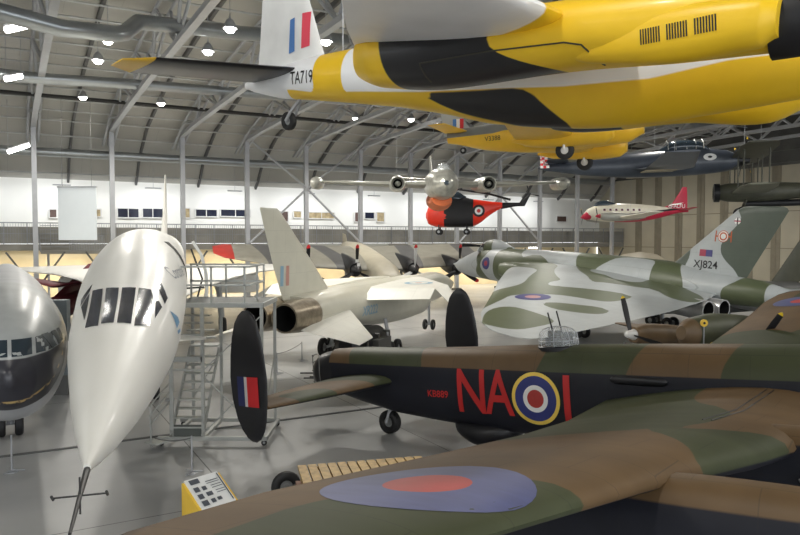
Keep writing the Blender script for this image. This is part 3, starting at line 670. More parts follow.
for s in (-1, 1):
    MB().body([(-43, 3.6, 2.3, 1.6), (-44, 3.8, 2.2, 1.6), (-55, 3.9, 2.5, 1.5), (-57, 3.8, 2.8, 1.4)], 20, 2, 6, s*5.3).build('engine_pod', 'airliner_white', sst)
    wheel(sst, (-18.2, s*.3, .4), .4, .25, 'nose_wheel')
    for dx in (-.8, .8): wheel(sst, (-38+dx, s*3.9, .55), .55, .4, 'main_wheel')
    MB().tube([(-38, s*3.9, .55), (-38, s*3.6, 3.8)], .2, 8).tube([(-38.9, s*3.9, .55), (-37.1, s*3.9, .55)], .12, 8).build('undercarriage_leg', 'steel', sst)
    MB().wing([((-9.8, s*1.1, 3.4), (-11.3, s*1.1, 3.4), .06), ((-10.7, s*1.95, 3.3), (-11.4, s*1.95, 3.3), .03)], 2, 6).build('nose_strake', 'airliner_white', sst)
MB().tube([(-18.2, 0, .4), (-17.8, 0, 3.6)], .13, 8).tube([(-18.2, -.3, .4), (-18.2, .3, .4)], .07, 6).build('nose_undercarriage_leg', 'steel', sst)
mb = MB().tube([(-.1, 0, 3.06), (.7, 0, 2.94), (1.6, 0, 2.80)], [.05, .032, .02], 8)
mb.tube([(.72, -.32, 2.94), (.72, .32, 2.94)], .012, 6).tube([(.72, 0, 2.7), (.72, 0, 3.18)], .012, 6)
for a, b in ((-.32, 0), (.32, 0)): mb.tube([(.66, a, 2.90), (.78, a, 2.98)], .02, 6)
mb.build('air_data_probe', 'dark_metal', sst)
def patch(name, pts, mat, parent, tree, off=.012, step=.15, label=None):
    P = [Vector(p) for p in pts]; c = sum(P, Vector())/len(P); h = tree.find_nearest(c); n = h[1].normalized()
    if n.dot(c-Vector((c.x, 0, c.z-1))) < 0: n = -n
    r = Vector((0, 0, 1)).cross(n).normalized(); u = n.cross(r)
    return project(name, [((p-c).dot(r), (p-c).dot(u)) for p in P], [tuple(range(len(P)))], [0], [mat], parent, tree, c, r, u, off, step, label)
paint('visor_glass', (.035, .04, .06), .12, var=.3, vscale=3, coat=.4); paint('pane_trim', (.12, .12, .13), .4)
cb_ = bvh(c_fus)
for pts in ([(-5.39, -.65, 4.38), (-7.77, -.75, 4.98), (-7.52, -.5, 5.04), (-5.06, -.36, 4.45)], [(-5.12, -.31, 4.48), (-7.48, -.43, 5.07), (-7.3, -.13, 5.07), (-5.02, -.06, 4.5)],
            [(-5.01, -.0, 4.5), (-7.29, -.06, 5.07), (-7.33, .24, 5.06), (-5.03, .27, 4.47)], [(-4.97, .33, 4.43), (-7.35, .3, 5.06), (-7.48, .57, 5.0), (-7.12, .63, 4.86), (-5.3, .61, 4.38)],
            [(-5.92, .71, 4.48), (-7.25, .70, 4.87), (-6.85, .84, 4.64)], [(-7.88, .69, 5.07), (-7.16, .89, 4.68), (-7.66, .95, 4.78), (-8.3, .77, 5.12)],
            [(-7.27, -.95, 4.65), (-7.74, -.84, 4.96), (-6.0, -.74, 4.48)], [(-8.3, -.82, 5.12), (-7.85, -.86, 4.98), (-7.4, -.98, 4.66), (-7.9, -1.02, 4.75)]):
    patch('cockpit_window', pts, 'visor_glass', sst, cb_)
paint('title_grey', (.25, .27, .3), .4); paint('title_blue', (.12, .3, .5), .4)
text('title', 'Concorde', .34, 'title_grey', sst, cb_, (-10.4, 3, 5.3), (-1, 0, 0), (0, 0, 1), sx=1.1)
flat('side_emblem', [([(-.3, -.2), (.3, -.12), (.3, .0), (-.1, .2)], 'title_blue'), (rect(-.3, -.34, .2, -.26), 'title_blue')], sst, cb_, (-7.2, 3, 4.32), (-1, 0, 0), (0, 0, 1))
flat('door_opening', [(rect(-.42, -.95, .42, .85), 'dark_void')], sst, cb_, (-13.3, 3, 5.3), (-1, 0, 0), (0, 0, 1))
d_ = MB()
pr = [(1.46, 4.0), (1.55, 4.5), (1.52, 5.1), (1.38, 5.7), (1.1, 6.15)]
for a, b in zip(pr, pr[1:]): d_.beam((-14.3, a[0]+.55, a[1]), (-14.3, b[0]+.55, b[1]), .78, .09, (0, 1, 0))
d_ = d_.build('cabin_door', 'airliner_white', sst)
MB().tube([(-14.2, 1.75, 4.1), (-14.05, 1.95, 4.9), (-14.2, 1.6, 5.9)], .03, 6).tube([(-13.9, 1.45, 4.6), (-14.3, 2.0, 4.6)], .03, 6).tube([(-13.9, 1.45, 5.3), (-14.3, 1.95, 5.3)], .03, 6).build('door_arm', 'dark_metal', d_)
# ---------------------------------------------------------------- yellow twin hung overhead
mos = empty('yellow_target_tug', (-3.47, 15.97, 9.62), 'silver and yellow twin-engine aircraft with black underside stripes hung overhead', 'aircraft', -38.7, -5.2, 5)
YL = (.95, .60, .02); SV = (.96, .97, .98)
MY = [lambda x, z: -1.]; MK = [lambda x, z: -1.]; NY = [lambda x, z: -1.]; NK = [lambda x, z: -1.]
_mb = [(1.2, -.1), (1.8, -.12), (2.4, -.19), (3.9, -.25), (5.33, -.32), (7.5, -.35), (8.1, -.36), (9.4, -.31), (10.4, -.13), (11.1, -.08), (12.6, 0)]
def MYf(x, z): return max(lerp_tab(_mb, x)-z if x > 1.6 else -1, min(x-2.55, 3.4-x))
_mk = sdf(smooth([(5.3, -.34), (6.4, -.36), (7.5, -.34), (7.7, -.56), (7.9, -.74), (8.1, -.95), (7.6, -1.05), (6.9, -.86), (6.42, -.77), (5.91, -.64)], 1))
def MKf(x, z): return min(_mk(x, z), lerp_tab(_mb, x)-z)
paint('tug_horn', (.75, .45, .03), .4); paint('tug_skin', SV, .42, 0., var=.04, layers=(('yellow', YL), ('black', (.012, .012, .015))), coat=.1)
m_fus = MB().body([(0, .13, -.02, .05), (.3, .24, -.1, .13), (1.2, .42, -.26, .27), (2.4, .56, -.35, .4), (4.5, .68, -.53, .56), (5.6, .72, -.69, .63), (6.5, .75, -.86, .67), (8, .75, -.95, .7), (9, .75, -.92, .7), (10, .66, -.78, .68), (11, .55, -.62, .6), (12.1, .3, -.42, .35), (12.5, 0, -.2, .05)], 44, 8).build('fuselage', 'tug_skin', mos, 60, {'yellow': lambda x, y, z: MYf(x, z), 'black': lambda x, y, z: MKf(x, z)})
MW = [W(-.5, 9.2, 5.1, .12, .46), W(-1.9, 9.2, 5.15, .16, .44), W(-3.5, 9.15, 6.4, .22, .36), W(-4.7, 9.15, 7.45, .26, .26), W(-5.6, 9.15, 8.05, .3, .18), W(-6.6, 9.0, 8.4, .34, .08)]
for st in (MW, mirror_wing(MW)):
    o = MB().wing(st, 14, 16).build('wing', 'tug_skin', mos, 60, {'yellow': lambda x, y, z: .3*(x-8.25-2.2*(abs(y)-2.87)), 'black': lambda x, y, z: -1})
    if st is MW: m_wing = o
for s in (-1, 1):
    q_ = 1 if s < 0 else 1.9
    o = MB().body([(5.62, .16, -.05, .03), (5.72, .3, -.30*q_, .28), (6.1, .38, -.43*q_, .45), (7.1, .42, -.49*q_, .56), (9, .45, -.36*q_-.1*(s > 0), .56), (10.3, .45, -.34*q_-.15*(s > 0), .5), (11.3, .36, -.30, .38)], 36, 8, 2.3, s*2.37).build('engine_nacelle', 'tug_skin', mos, 60, {'yellow': lambda x, y, z: 1, 'black': (lambda x, y, z: min(x-6.5+.3*(z+.3), 8.2+6*z*z*(1 if z < 0 else 0)-x)) if s < 0 else (lambda x, y, z: min(x-6.5, 7.9-x))})
    if s < 0: m_nac = o
    p = MB().lathe([(11.25, .36), (11.7, .32), (12.1, .2), (12.3, .01)], (0, s*2.37, -.02), 'x', 20).build('spinner', 'black', mos)
    if s > 0: blades(mos, (11.6, s*2.37, -.02), 1.8, 3, .9, 'black', .12, .22)
    o = MB().wing([((1.95, s*.15, .30), (.45, s*.15, .1), .16), ((1.5, s*3.2, .22), (.6, s*3.2, .02), .09)], 4, 10).build('tailplane', 'tail_under' if 'tail_under' in MATS else 'fin_black', mos)
for s in (-1, 1): MB().wing([((1.5, s*3.2, .22), (.6, s*3.2, .02), .09), ((1.25, s*3.7, .17), (.85, s*3.7, .08), .03)], 2, 10).build('elevator_horn', 'tug_horn', mos)
m_fin = MB().wing([F(.25, 2.6, .4, .2), F(.9, 2.35, .5, .18), F(1.8, 2.0, .6, .12), F(2.15, 1.7, .75, .05)], 3, 10, (0, 1, 0)).build('tail_fin', 'white', mos)
paint('flash_blue', (.07, .20, .50), .5); paint('flash_red', (.75, .06, .10), .5)
w_ = wheel(mos, (1.4, 0, -.74), .2, .14, 'tail_wheel', tyre='rubber'); MB().tube([(1.4, .09, -.74), (1.55, .09, -.55), (1.8, 0, -.25)], .035, 6).tube([(1.4, -.09, -.74), (1.55, -.09, -.55), (1.8, 0, -.25)], .035, 6).build('tail_wheel_fork', 'steel', mos)
paint('tug_cowl', YL, .42, var=.03); mfb = bvh(m_fus); mnb = bvh(m_nac)
text('serial_number', 'TA719', .26, 'mark_black', mos, mfb, (2.2, -2, .09), *SD, bold=.005, sx=.75)
flat('fin_flash', [([(-.24, -.38), (-.06, -.34), (-.06, .34), (-.2, .3)], 'flash_blue'), ([(.14, -.3), (.38, -.26), (.38, .42), (.16, .4)], 'flash_red')], mos, bvh(m_fin), (1.75, -1, 1.02), *SD)
mb = []
for x0, n in ((9.97, 8), (10.25, 8), (10.53, 8)):
    for k in range(n): mb.append((rect(x0-10.3+k*.028, -.075, x0-10.3+k*.028+.015, .075), 'mark_black'))
cw_ = MB().body([(8.9, -.08, -.2, .03), (9.4, .06, -.32, .16), (10.4, .2, -.38, .26), (11.2, .2, -.28, .28), (11.35, .15, -.2, .22)], 24, 5, 2.6, -2.66).build('exhaust_cowl', 'trainer_yellow_' if 0 else 'tug_cowl', mos); cwb = bvh(cw_)
flat('louvres', mb, mos, cwb, (10.4, -2.95, -.10), (1, 0, .12), (-.12, -.35, .95), off=.01, step=0)
paint('seam', (.05, .045, .03), .5)
def seam(nm, par, tree, pts, n, w=.012):
    mb2 = MB(); n = Vector(n).normalized(); q = []
    for i in range(len(pts)-1):
        for k in range(8): q.append(Vector(pts[i]).lerp(Vector(pts[i+1]), k/8))
    q.append(Vector(pts[-1])); out = []
    for p in q:
        h = tree.ray_cast(p+n*3, -n, 6); out.append(h[0]+n*.004 if h[0] is not None else p)
    mb2.tube(out, w, 4).build(nm, 'seam', par)
seam('door_line', mos, mnb, [(7.2, -2.9, -.5), (7.15, -2.9, -.2), (8.2, -2.9, -.12), (9.2, -2.85, -.08), (9.4, -2.85, -.13), (9.5, -2.8, -.25), (9.55, -2.7, -.4)], (0, -1, -.4))
# ---------------------------------------------------------------- grey nosed jet airliner, left edge
paint('jetliner_top', (.42, .44, .44), .35, var=.12, vscale=1.2, layers=(('navy', (.03, .03, .04)), ('gold', (.5, .35, .14)), ('belly', (.42, .43, .45))), coat=.2)
paint('gold_line', (.55, .38, .15), .4); paint('glass_dark', (.03, .045, .06), .1, coat=.4)
com = empty('jet_airliner', (-8.65, 15.4, -.28), 'rounded grey airliner nose with dark blue lower half and gold line at the left edge', 'aircraft', -60.6)
def sweep(x, k): return k + .28*(-x)   # cheat line rises towards the tail
o = MB().body([(0, 3.55, 3.2, .1), (-.25, 3.95, 2.75, .5), (-.9, 4.4, 2.3, .9), (-1.9, 4.8, 2.05, 1.2), (-3.4, 5.15, 1.95, 1.42), (-5.5, 5.25, 1.95, 1.5), (-18, 5.25, 1.95, 1.5), (-26, 5.2, 3.6, .8), (-30, 5, 4.8, .1)], 48, 6, 2.1).build('fuselage', 'jetliner_top', com, 60,
    {'navy': lambda x, y, z: (3.8+.04*(-x))-z, 'belly': lambda x, y, z: (2.4+.48*max(0, -x))-z, 'gold': lambda x, y, z: .04-abs(z-(2.72+.48*max(0, -x))) if z < 3.78+.04*(-x) else -1})
jb = bvh(o)
for y0 in (-.95, -.45, .05, .55):
    project('cockpit_window', rect(0, 0, .42, .34), [(0, 1, 2, 3)], [0], ['glass_dark'], com, jb, (-1, y0, 3.86), (0, 1, 0), (0, 0, 1), .012, .1)
for x0 in (-1.55, -2.05, -2.5): project('cockpit_window', [(0, 0), (.36, 0), (.3, .34), (-.05, .34)], [(0, 1, 2, 3)], [0], ['glass_dark'], com, jb, (x0+.36, 3, 3.88), (-1, 0, 0), (0, 0, 1), .012, .1)
for s in (-.25, .25): wheel(com, (-7.5, s, .68), .4, .25, 'nose_wheel')
MB().tube([(-7.5, 0, .68), (-7.4, 0, 2.1)], .1, 8).tube([(-7.5, -.25, .68), (-7.5, .25, .68)], .05, 6).build('nose_undercarriage_leg', 'steel', com)
# ---------------------------------------------------------------- access stairs
paint('stair_grey', (.40, .41, .39), .45, .2); paint('tread', (.42, .43, .40), .5); paint('grating', (.10, .11, .1), .6)
st = empty('access_stairs', (-6.95, 20.9, 0), 'grey mobile steel access stairs with a railed platform beside the white airliner', 'stairs')
def sb(nm, m, *bs):
    mb2 = MB()
    for b in bs: mb2.beam(*b)
    return mb2.build(nm, m, st)
W1, W2, D0, D1, ZP = 1.05, 2.85, 0, 2.2, 4.25
for x, y in ((0.08, D0), (1.02, D0), (2.8, D0), (.08, D1), (1.02, D1), (2.8, D1)): sb('post', 'stair_grey', ((x, y, .15), (x, y, ZP), .09))
sb('base_frame', 'stair_grey', ((-.35, D0, .22), (2.95, D0, .22), .12), ((-.35, D1, .22), (2.95, D1, .22), .12), ((0, D0, .22), (0, D1, .22), .1), ((2.9, D0, .22), (2.9, D1, .22), .1), ((1, D0, .22), (1, D1, .22), .1))
for x, y in ((-.25, D0), (2.85, D0), (-.25, D1), (2.85, D1)): wheel(st, (x, y, .09), .09, .07, 'castor', axis='y')
for k in range(9):
    z = .55+k*.235; sb('tread', 'tread', ((.12, .1+k*.2, z), (.98, .1+k*.2, z), .24, .04))
sb('stringer', 'stair_grey', ((.08, -.1, .3), (.08, 1.9, 2.65), .05, .16)); sb('stringer', 'stair_grey', ((1.02, -.1, .3), (1.02, 1.9, 2.65), .05, .16))
MB().box((.55, .02, .42), (.86, .03, .42)).build('kick_plate', 'grating', st)
sb('landing', 'tread', ((.1, 2.05, 2.75), (1.0, 2.05, 2.75), .5, .05)); sb('cross_rail', 'stair_grey', ((.08, 0, 2.62), (1.02, 0, 2.62), .09, .16), ((.08, 0, 3.35), (1.02, 0, 3.35), .07), ((.08, 0, 2.3), (1.02, 0, 2.3), .05))
for k in range(4): sb('tread', 'tread', ((.12, 1.7-k*.2, 3.05+k*.26), (.98, 1.7-k*.2, 3.05+k*.26), .24, .04))
sb('platform', 'grating', ((0, 1.1, ZP), (2.85, 1.1, ZP), 2.3, .1)); sb('platform_edge', 'stair_grey', ((0, -.05, ZP), (2.85, -.05, ZP), .06, .14), ((2.85, -.05, ZP), (2.85, 2.25, ZP), .06, .14), ((0, 2.25, ZP), (2.85, 2.25, ZP), .06, .14))
for (x, y) in ((.05, 0), (1.3, 0), (2.3, 0), (2.45, 2.2), (1.2, 2.2), (.05, 2.2), (2.45, 1.1)): sb('guard_post', 'stair_grey', ((x, y, ZP), (x, y, ZP+1.15), .055))
for z in (.6, 1.15): sb('guard_rail', 'stair_grey', ((.02, 0, ZP+z), (2.48, 0, ZP+z), .055), ((2.45, 0, ZP+z), (2.45, 2.2, ZP+z), .055), ((.02, 2.2, ZP+z), (2.45, 2.2, ZP+z), .055))
sb('diagonal_brace', 'stair_grey', ((1.05, 0, .4), (2.75, 0, 2.1), .035), ((1.05, 0, 2.1), (2.75, 0, .4), .035), ((.1, D1, 1), (1, D1, 2.5), .035), ((1.05, 0, 2.3), (2.75, 0, 3.9), .035), ((2.8, D0, .4), (2.8, D1, 2.5), .035))
for s0 in (-.05, ):
    for q in range(3): sb('handrail', 'stair_grey', ((-.42, -.5, .75+q*.28), (-.02, .3, 1.35+q*.28), .035))
    sb('handrail_post', 'stair_grey', ((-.4, -.45, .1), (-.4, -.45, 1.35), .045), ((-.05, .25, .1), (-.05, .25, 1.95), .045))
sb('lower_step', 'tread', ((-.42, -.5, .2), (-.05, .1, .2), .5, .05))
# ---------------------------------------------------------------- small floor items
paint('sign_yellow', (.80, .52, .06), .45); paint('sign_white', (.82, .83, .82), .4, var=.02); paint('print_dark', (.08, .09, .11), .5)
sg = empty('information_stand', (-3.88, 14.1, 0), 'yellow sloping information stand with a printed white panel on the floor', 'sign', 50)
MB().prism([(-.45, -.32, .55), (-.45, .32, .55), (-.45, .32, 1.28), (-.45, -.32, .85)], (.06, 0, 0)).build('side_panel', 'sign_yellow', sg)
MB().prism([(.39, -.32, .55), (.39, .32, .55), (.39, .32, 1.28), (.39, -.32, .85)], (.06, 0, 0)).build('side_panel', 'sign_yellow', sg)
MB().box((0, .1, .3), (.5, .3, .6)).build('pedestal', 'sign_yellow', sg); MB().box((0, -.31, .68), (.84, .03, .28)).build('front_panel', 'sign_yellow', sg)
pn = MB().prism([(-.39, -.32, .84), (.39, -.32, .84), (.39, .34, 1.29), (-.39, .34, 1.29)], (0, -.02, .03)).build('sloping_panel', 'sign_white', sg)
u_ = Vector((0, .66, .45)).normalized(); r_ = Vector((1, 0, 0)); bars = []
for i, (x, y, w, h) in enumerate([(-.33, .22, .22, .12), (-.33, .02, .12, .12), (-.15, .02, .1, .1), (-.33, -.16, .12, .12), (-.13, -.14, .14, .1), (-.33, -.34, .14, .13), (-.12, -.32, .1, .1), (.03, -.3, .1, .08), (.0, .2, .3, .02), (.0, .15, .3, .015), (.06, .08, .25, .015), (.06, .02, .25, .015), (.1, -.06, .22, .015), (.1, -.12, .22, .015), (.33, -.38, .03, .72)]):
    bars.append((rect(x, y, x+w, y+h), 'print_dark'))
project('print', [p for b, m in bars for p in b], [tuple(range(4*i, 4*i+4)) for i in range(len(bars))], [0]*len(bars), ['print_dark'], pn, None, (0, .0, 1.097), r_, u_, 0, 0)
for m_ in [bpy.data.objects['print']]: m_.location = (0, -.01, .022)
def rope_post(px, py, label, h=1.0):
    p = atz(px, py, 0); o = empty('barrier_post', p, label, 'barrier post')
    MB().lathe([(0, .16), (.025, .16), (.04, .03), (h, .022), (h, .001)], (0, 0, 0), 'z', 12, True).build('post', 'steel', o)
    mb2 = MB()
    for k in range(3): a = 2*pi*k/3+.3; mb2.tube([(0, 0, .06), (.3*cos(a), .3*sin(a), .03)], .018, 6)
    mb2.build('foot', 'steel', o); return p
rp = [rope_post(192, 473, 'thin grey barrier post behind the yellow information stand'), rope_post(12, 472, 'thin grey barrier post below the left airliner nose'), rope_post(170, 400, 'thin barrier post between the airliner nose wheel and the stairs', 1.0),
      rope_post(277, 374, 'thin barrier post right of the black oval tail fin'), rope_post(302, 361, 'thin barrier post before the strike jet wheel')]
def rope(label, a, b, za=.95, zb=.95):
    a = Vector(a)+Vector((0, 0, za)); b = Vector(b)+Vector((0, 0, zb)); pts = [a.lerp(b, k/8)-Vector((0, 0, .1*4*(k/8)*(1-k/8))) for k in range(9)]
    settag(MB().tube(pts, .015, 5).build('barrier_rope', 'gable_dark'), label, 'rope')
rope('dark rope from the post behind the yellow stand to the stairs', rp[0], (-7.3, 20.4, 0), .95, .4)
rope('dark rope running from the post right of the oval fin to the next post', rp[3], rp[4])
# floor cable duct
settag(MB().beam(B(-4, 22.8, .02), B(34, 22.8, .02), .10, .04).build('floor_strip', 'gable_dark'), 'dark strip crossing the pale floor below the white airliner nose', 'floor strip')
# wooden cart
paint('wood', (.50, .34, .14), .6, var=.25, vscale=6); paint('wood_red', (.24, .10, .05), .6, var=.25, vscale=6)
ct = empty('wooden_cart', (-1.2, 15.6, 0), 'low wooden slatted cart with a black wheel on the floor behind the bomber wing', 'cart', 14)
MB().box((.4, 0, .62), (3.0, 1.1, .1)).build('chassis', 'wood_red', ct); mb = MB()
for k in range(13): mb.box((-.95+k*.23, 0, .98), (.19, 1.2, .07))
mb.build('slatted_top', 'wood', ct)
mb = MB()
for k in range(9):
    for y in (-.52, .52): mb.beam((-.95+k*.34, y, .62), (-.95+k*.34, y, .98), .07)
mb.build('side_slats', 'wood', ct); MB().box((.4, -.54, .78), (2.9, .04, .12)).build('side_board', 'wood_red', ct)
for x in (-1.0, 1.6):
    for y in (-.62, .62): wheel(ct, (x, y, .3), .3, .12, 'wheel')
mb = MB().tube([(-1.1, -.25, .6), (-2.0, -.05, .35)], .05, 6).tube([(-1.1, .25, .6), (-2.0, .05, .35)], .05, 6); mb.build('drawbar', 'wood', ct)
wl = empty('spare_wheel', (-2.7, 16.4, 0), 'black spoked wheel standing left of the wooden cart', 'wheel', 20); wheel(wl, (0, 0, .36), .36, .18, 'tyre'); MB().tube([(-.1, -.1, .02), (0, -.35, .02), (.35, -.3, .02), (.3, .1, .36)], .04, 6).build('stand', 'wood_red', wl)
# screen and gallery stair on the left
sx = at(77, 213, 58)
paint('screen_white', (.72, .77, .80), .25, var=.01)
s0 = at(59, 240, 58); s1 = at(96, 187, 58)
o = empty('projection_screen', (s0+s1)/2, 'pale blank upright screen hanging before the gallery at left', 'screen')
MB().box((0, 0, 0), (s1.x-s0.x, .12, s1.z-s0.z)).build('panel', 'screen_white', o); MB().box((0, 0, (s1.z-s0.z)/2), (s1.x-s0.x+.1, .2, .12)).build('top_rail', 'steel', o)
for s in (-1.2, 1.2): MB().tube([(s, 0, 2), (s, 0, 9.5)], .012, 4).build('hanging_wire', 'gable_dark', o)
ls = at(42, 252, 66); le = at(102, 252, 66)
o = empty('stair_landing', (ls.x, ls.y, 0), 'grey railed stair landing under the gallery at left', 'landing', math.degrees(YAW)*.3)
L_ = le.x-ls.x
MB().box((L_/2, .8, ls.z), (L_, 2.2, .35)).build('deck', 'gallery_grey', o)
mb = MB()
for z in (.5, .9, 1.3, 1.7, 2.1, 2.5): mb.beam((0, -.3, ls.z+z), (L_*.45, -.3, ls.z+z), .06)
for k in range(22): mb.beam((L_*.45+k*L_*.55/21, -.3, ls.z+.1), (L_*.45+k*L_*.55/21, -.3, ls.z+1.5), .05)
mb.beam((L_*.45, -.3, ls.z+1.55), (L_, -.3, ls.z+1.55), .08); mb.beam((0, -.3, ls.z), (-.3, -.3, ls.z+2.6), .1)
mb.build('railing', 'rail_grey', o)
for x in (.3, L_-.3): MB().tube([(x, .8, 0), (x, .8, ls.z)], .12, 8).build('support_post', 'truss_grey', o)
a = at(47, 338, 29.0)
paint('cabinet_grey', (.16, .19, .21), .5)
o = empty('display_board', (at(55, 300, 28).x, 28, 0), 'plain grey display board between the two airliner noses', 'board', 10)
MB().box((0, 0, 2.3), (1.0, .5, 3.0)).build('board', 'cabinet_grey', o); MB().box((0, 0, .4), (1.0, .6, .8)).build('base', 'gable_dark', o)
o = empty('red_tailplane_aircraft', (at(66, 282, 44).x, 44, 0), 'dark red swept aircraft tail under the white airliner wing at left', 'aircraft', -90)
paint('maroon', (.10, .012, .02), .45); MB().body([(3, 2.6, 1.6, .5), (0, 2.9, 1.4, .8), (-4, 3.2, 2.2, .4)], 20, 3).build('fuselage', 'maroon', o)
MB().wing([F(2.6, 2, -4, .4), F(4.6, -3.2, -5, .2)], 2, 8, (0, 1, 0)).build('tail_fin', 'maroon', o)
MB().wing([W(-2.6, 0, -1.4, 3.7, .1), W(0, 2, -1, 3.4, .3), W(2.2, 0, -1.4, 3.7, .1)], 2, 8).build('wing', 'maroon', o)
for s in (-1, 1): wheel(o, (1, s*.9, .35), .35, .2, 'wheel'); 
MB().tube([(1, .9, .35), (1, .5, 1.6)], .06, 6).tube([(1, -.9, .35), (1, -.5, 1.6)], .06, 6).build('undercarriage_leg', 'steel', o)
# ================================================================ smaller and farther aircraft
def hang(root, pts):
    """thin suspension cables from local points up to the roof"""
    bpy.context.view_layer.update(); M = root.matrix_world; I = M.inverted(); mb2 = MB()
    for p in pts:
        wp = M @ Vector(p); top = Vector((wp.x, wp.y, roofz(wp.dot(E2))-.1)); mb2.tube([Vector(p), I @ top], .012, 4)
    mb2.build('suspension_cable', 'steel', root)
def roundel2(par, tree, o, r, u, R, nm='roundel'):
    roundel(nm, [(R*.33, 'roundel_red'), (R*.6, 'white'), (R, 'roundel_blue')], par, tree, o, r, u, .02, 24)
# silver twin jet head-on
paint('bare_silver', (.42, .42, .38), .3, .55, var=.22, vscale=3); paint('dayglow', (.72, .16, .04), .45, var=.1); paint('wing_silver', (.36, .36, .32), .4, .35, var=.1)
cj = at(439, 185, 51); cj = empty('silver_twin_jet', cj, 'silver twin-jet aircraft with wingtip tanks hung nose-on above the red helicopter', 'aircraft', -88, -3)
f = MB().body([(5.6, .1, -.15, .05), (5.3, .42, -.45, .42), (4.4, .85, -.85, .85), (2.8, 1.1, -1.1, 1.1), (0, 1.12, -1.1, 1.1), (-6, .9, -.6, .7), (-9, .6, .1, .2)], 32, 4).build('fuselage', 'bare_silver', cj)
MB().lathe([(5.55, .18), (5.75, .12), (5.78, .01)], (0, 0, 0), 'x', 16).build('nose_window', 'glass_dark', cj); MB().body([(4.3, .8, .5, .1), (3.6, 1.35, .5, .45), (2.6, 1.35, .6, .4), (2, 1.1, .7, .1)], 20, 3).build('canopy', 'turret_glass', cj)
WS = [W(.8, 2.2, -3.3, .0, .6), W(3.2, 2.2, -3.2, -.02, .5), W(8.7, .6, -1.6, .2, .2)]
for s, st_ in ((1, WS), (-1, mirror_wing(WS))):
    MB().wing(st_, 4, 12).build('wing', 'wing_silver', cj)
    n = MB().lathe([(3.6, .40), (3.7, .47), (3.2, .55), (1.5, .56), (-1.5, .5), (-3.6, .35), (-3.7, .3), (3.1, .3), (3.5, .39)], (0, s*3.1, 0), 'x', 24).build('engine_nacelle', 'bare_silver', cj)
    MB().lathe([(3.58, .40), (3.2, .34), (2.9, .01)], (0, s*3.1, 0), 'x', 20).build('intake_lining', 'dark_void', n); MB().lathe([(3.65, .01), (3.5, .14), (3.0, .2)], (0, s*3.1, 0), 'x', 12).build('bullet', 'bare_silver', n)
    MB().lathe([(2.2, .02), (1.9, .3), (.8, .46), (-1.2, .44), (-2.6, .1), (-2.7, .01)], (0, s*8.8, .1), 'x', 20).build('tip_tank', 'bare_silver', cj)
    MB().wing([W(0, -6.6, -8.8, .6, .2), W(s*3, -7.2, -8.6, .8, .1)], 2, 8).build('tailplane', 'wing_silver', cj)
MB().wing([F(.5, -5.8, -9, .25), F(2.6, -7.8, -9.2, .1)], 2, 8, (0, 1, 0)).build('tail_fin', 'wing_silver', cj)
MB().body([(2.5, -.7, -1.5, .7), (0, -.6, -1.9, .9), (-3, -.5, -1.5, .7), (-4.5, -.5, -.9, .3)], 16, 3).build('bomb_bay_panel', 'dayglow', cj)
hang(cj, [(1, 3.1, .5), (1, -3.1, .5), (-5, 0, .8)])
# red helicopter
paint('rescue_red', (.86, .035, .012), .35, var=.04, coat=.2)
hp = at(455, 214, 66)
he = empty('red_helicopter', hp, 'red and black helicopter with folded rotor hung before the gallery', 'aircraft', 172, 0, 0, scale=.86)
MB().body([(3.2, .1, -.4, .1), (2.9, .8, -1.1, .75), (2.2, 1.15, -1.35, .95), (1.3, 1.2, -1.45, 1.0), (.9, 1.2, -1.45, 1.0)], 28, 4, 2.3).build('nose_cowl', 'rescue_red', he)
f = MB().body([(1.15, 1.7, -1.42, 1.0), (.4, 2.1, -1.45, 1.02), (-.8, 1.9, -1.45, 1.02), (-2.0, 1.6, -1.4, 1.0)], 28, 4, 3).build('cabin', 'black', he)
MB().body([(1.5, 1.5, .9, .7), (.8, 2.4, .9, .85), (-.4, 2.4, 1, .85), (-1.2, 1.9, 1.2, .6)], 20, 3, 2.5).build('cockpit', 'glass_dark', he)
t = MB().body([(-1.9, 1.6, -1.35, .98), (-2.7, 1.5, -1.0, .8), (-3.7, 1.35, -.2, .5), (-4.8, 1.25, .45, .32), (-5.1, 1.22, .55, .3)], 28, 4, 2.3).build('tail_cone', 'rescue_red', he)
MB().body([(-5.0, 1.22, .5, .3), (-6.3, 1.2, .75, .2), (-7.2, 1.2, .8, .14)], 16, 3).build('tail_boom', 'black', he)
MB().wing([((-6.7, 0, .8), (-7.5, 0, .8), .16), ((-7.6, 0, 2.2), (-8.2, 0, 2.2), .1)], 2, 8, (0, 1, 0)).build('tail_pylon', 'black', he)
blades(he, (-8, .3, 2.1), 1.1, 3, .3, 'black', 0, .16, (0, 1, 0), 'tail_rotor_blade')
blades(he, (0, 0, 2.75), 5.6, 3, 2.0, 'black', 0, .3, (0, 0, 1), 'rotor_blade') if False else None
m_ = MB().tube([(0, 0, 2.2), (0, 0, 2.8)], .16, 10).tube([(0, 0, 2.7), (-3.5, .5, 2.2), (-6, .7, 1.5)], .09, 6).tube([(0, 0, 2.7), (-3.5, -.5, 2.2), (-6, -.7, 1.5)], .09, 6).tube([(.5, 0, 2.5), (-.8, 0, 2.75)], .1, 6); m_.build('folded_rotor', 'black', he)
for x in (1.7, -1.3):
    for y in (-1.1, 1.1): wheel(he, (x, y, -1.95), .33, .2); MB().tube([(x, y, -1.95), (x, y*.75, -1.2)], .07, 6).build('undercarriage_leg', 'black', he)
roundel('roundel', [(.2, 'red'), (.42, 'white'), (.66, 'mark_black')], he, bvh(t), (-2.6, 3, .3), (-1, 0, 0), (0, 0, 1), .03, 24)
hang(he, [(0, 0, 2.7), (-5, 0, 1.2)])
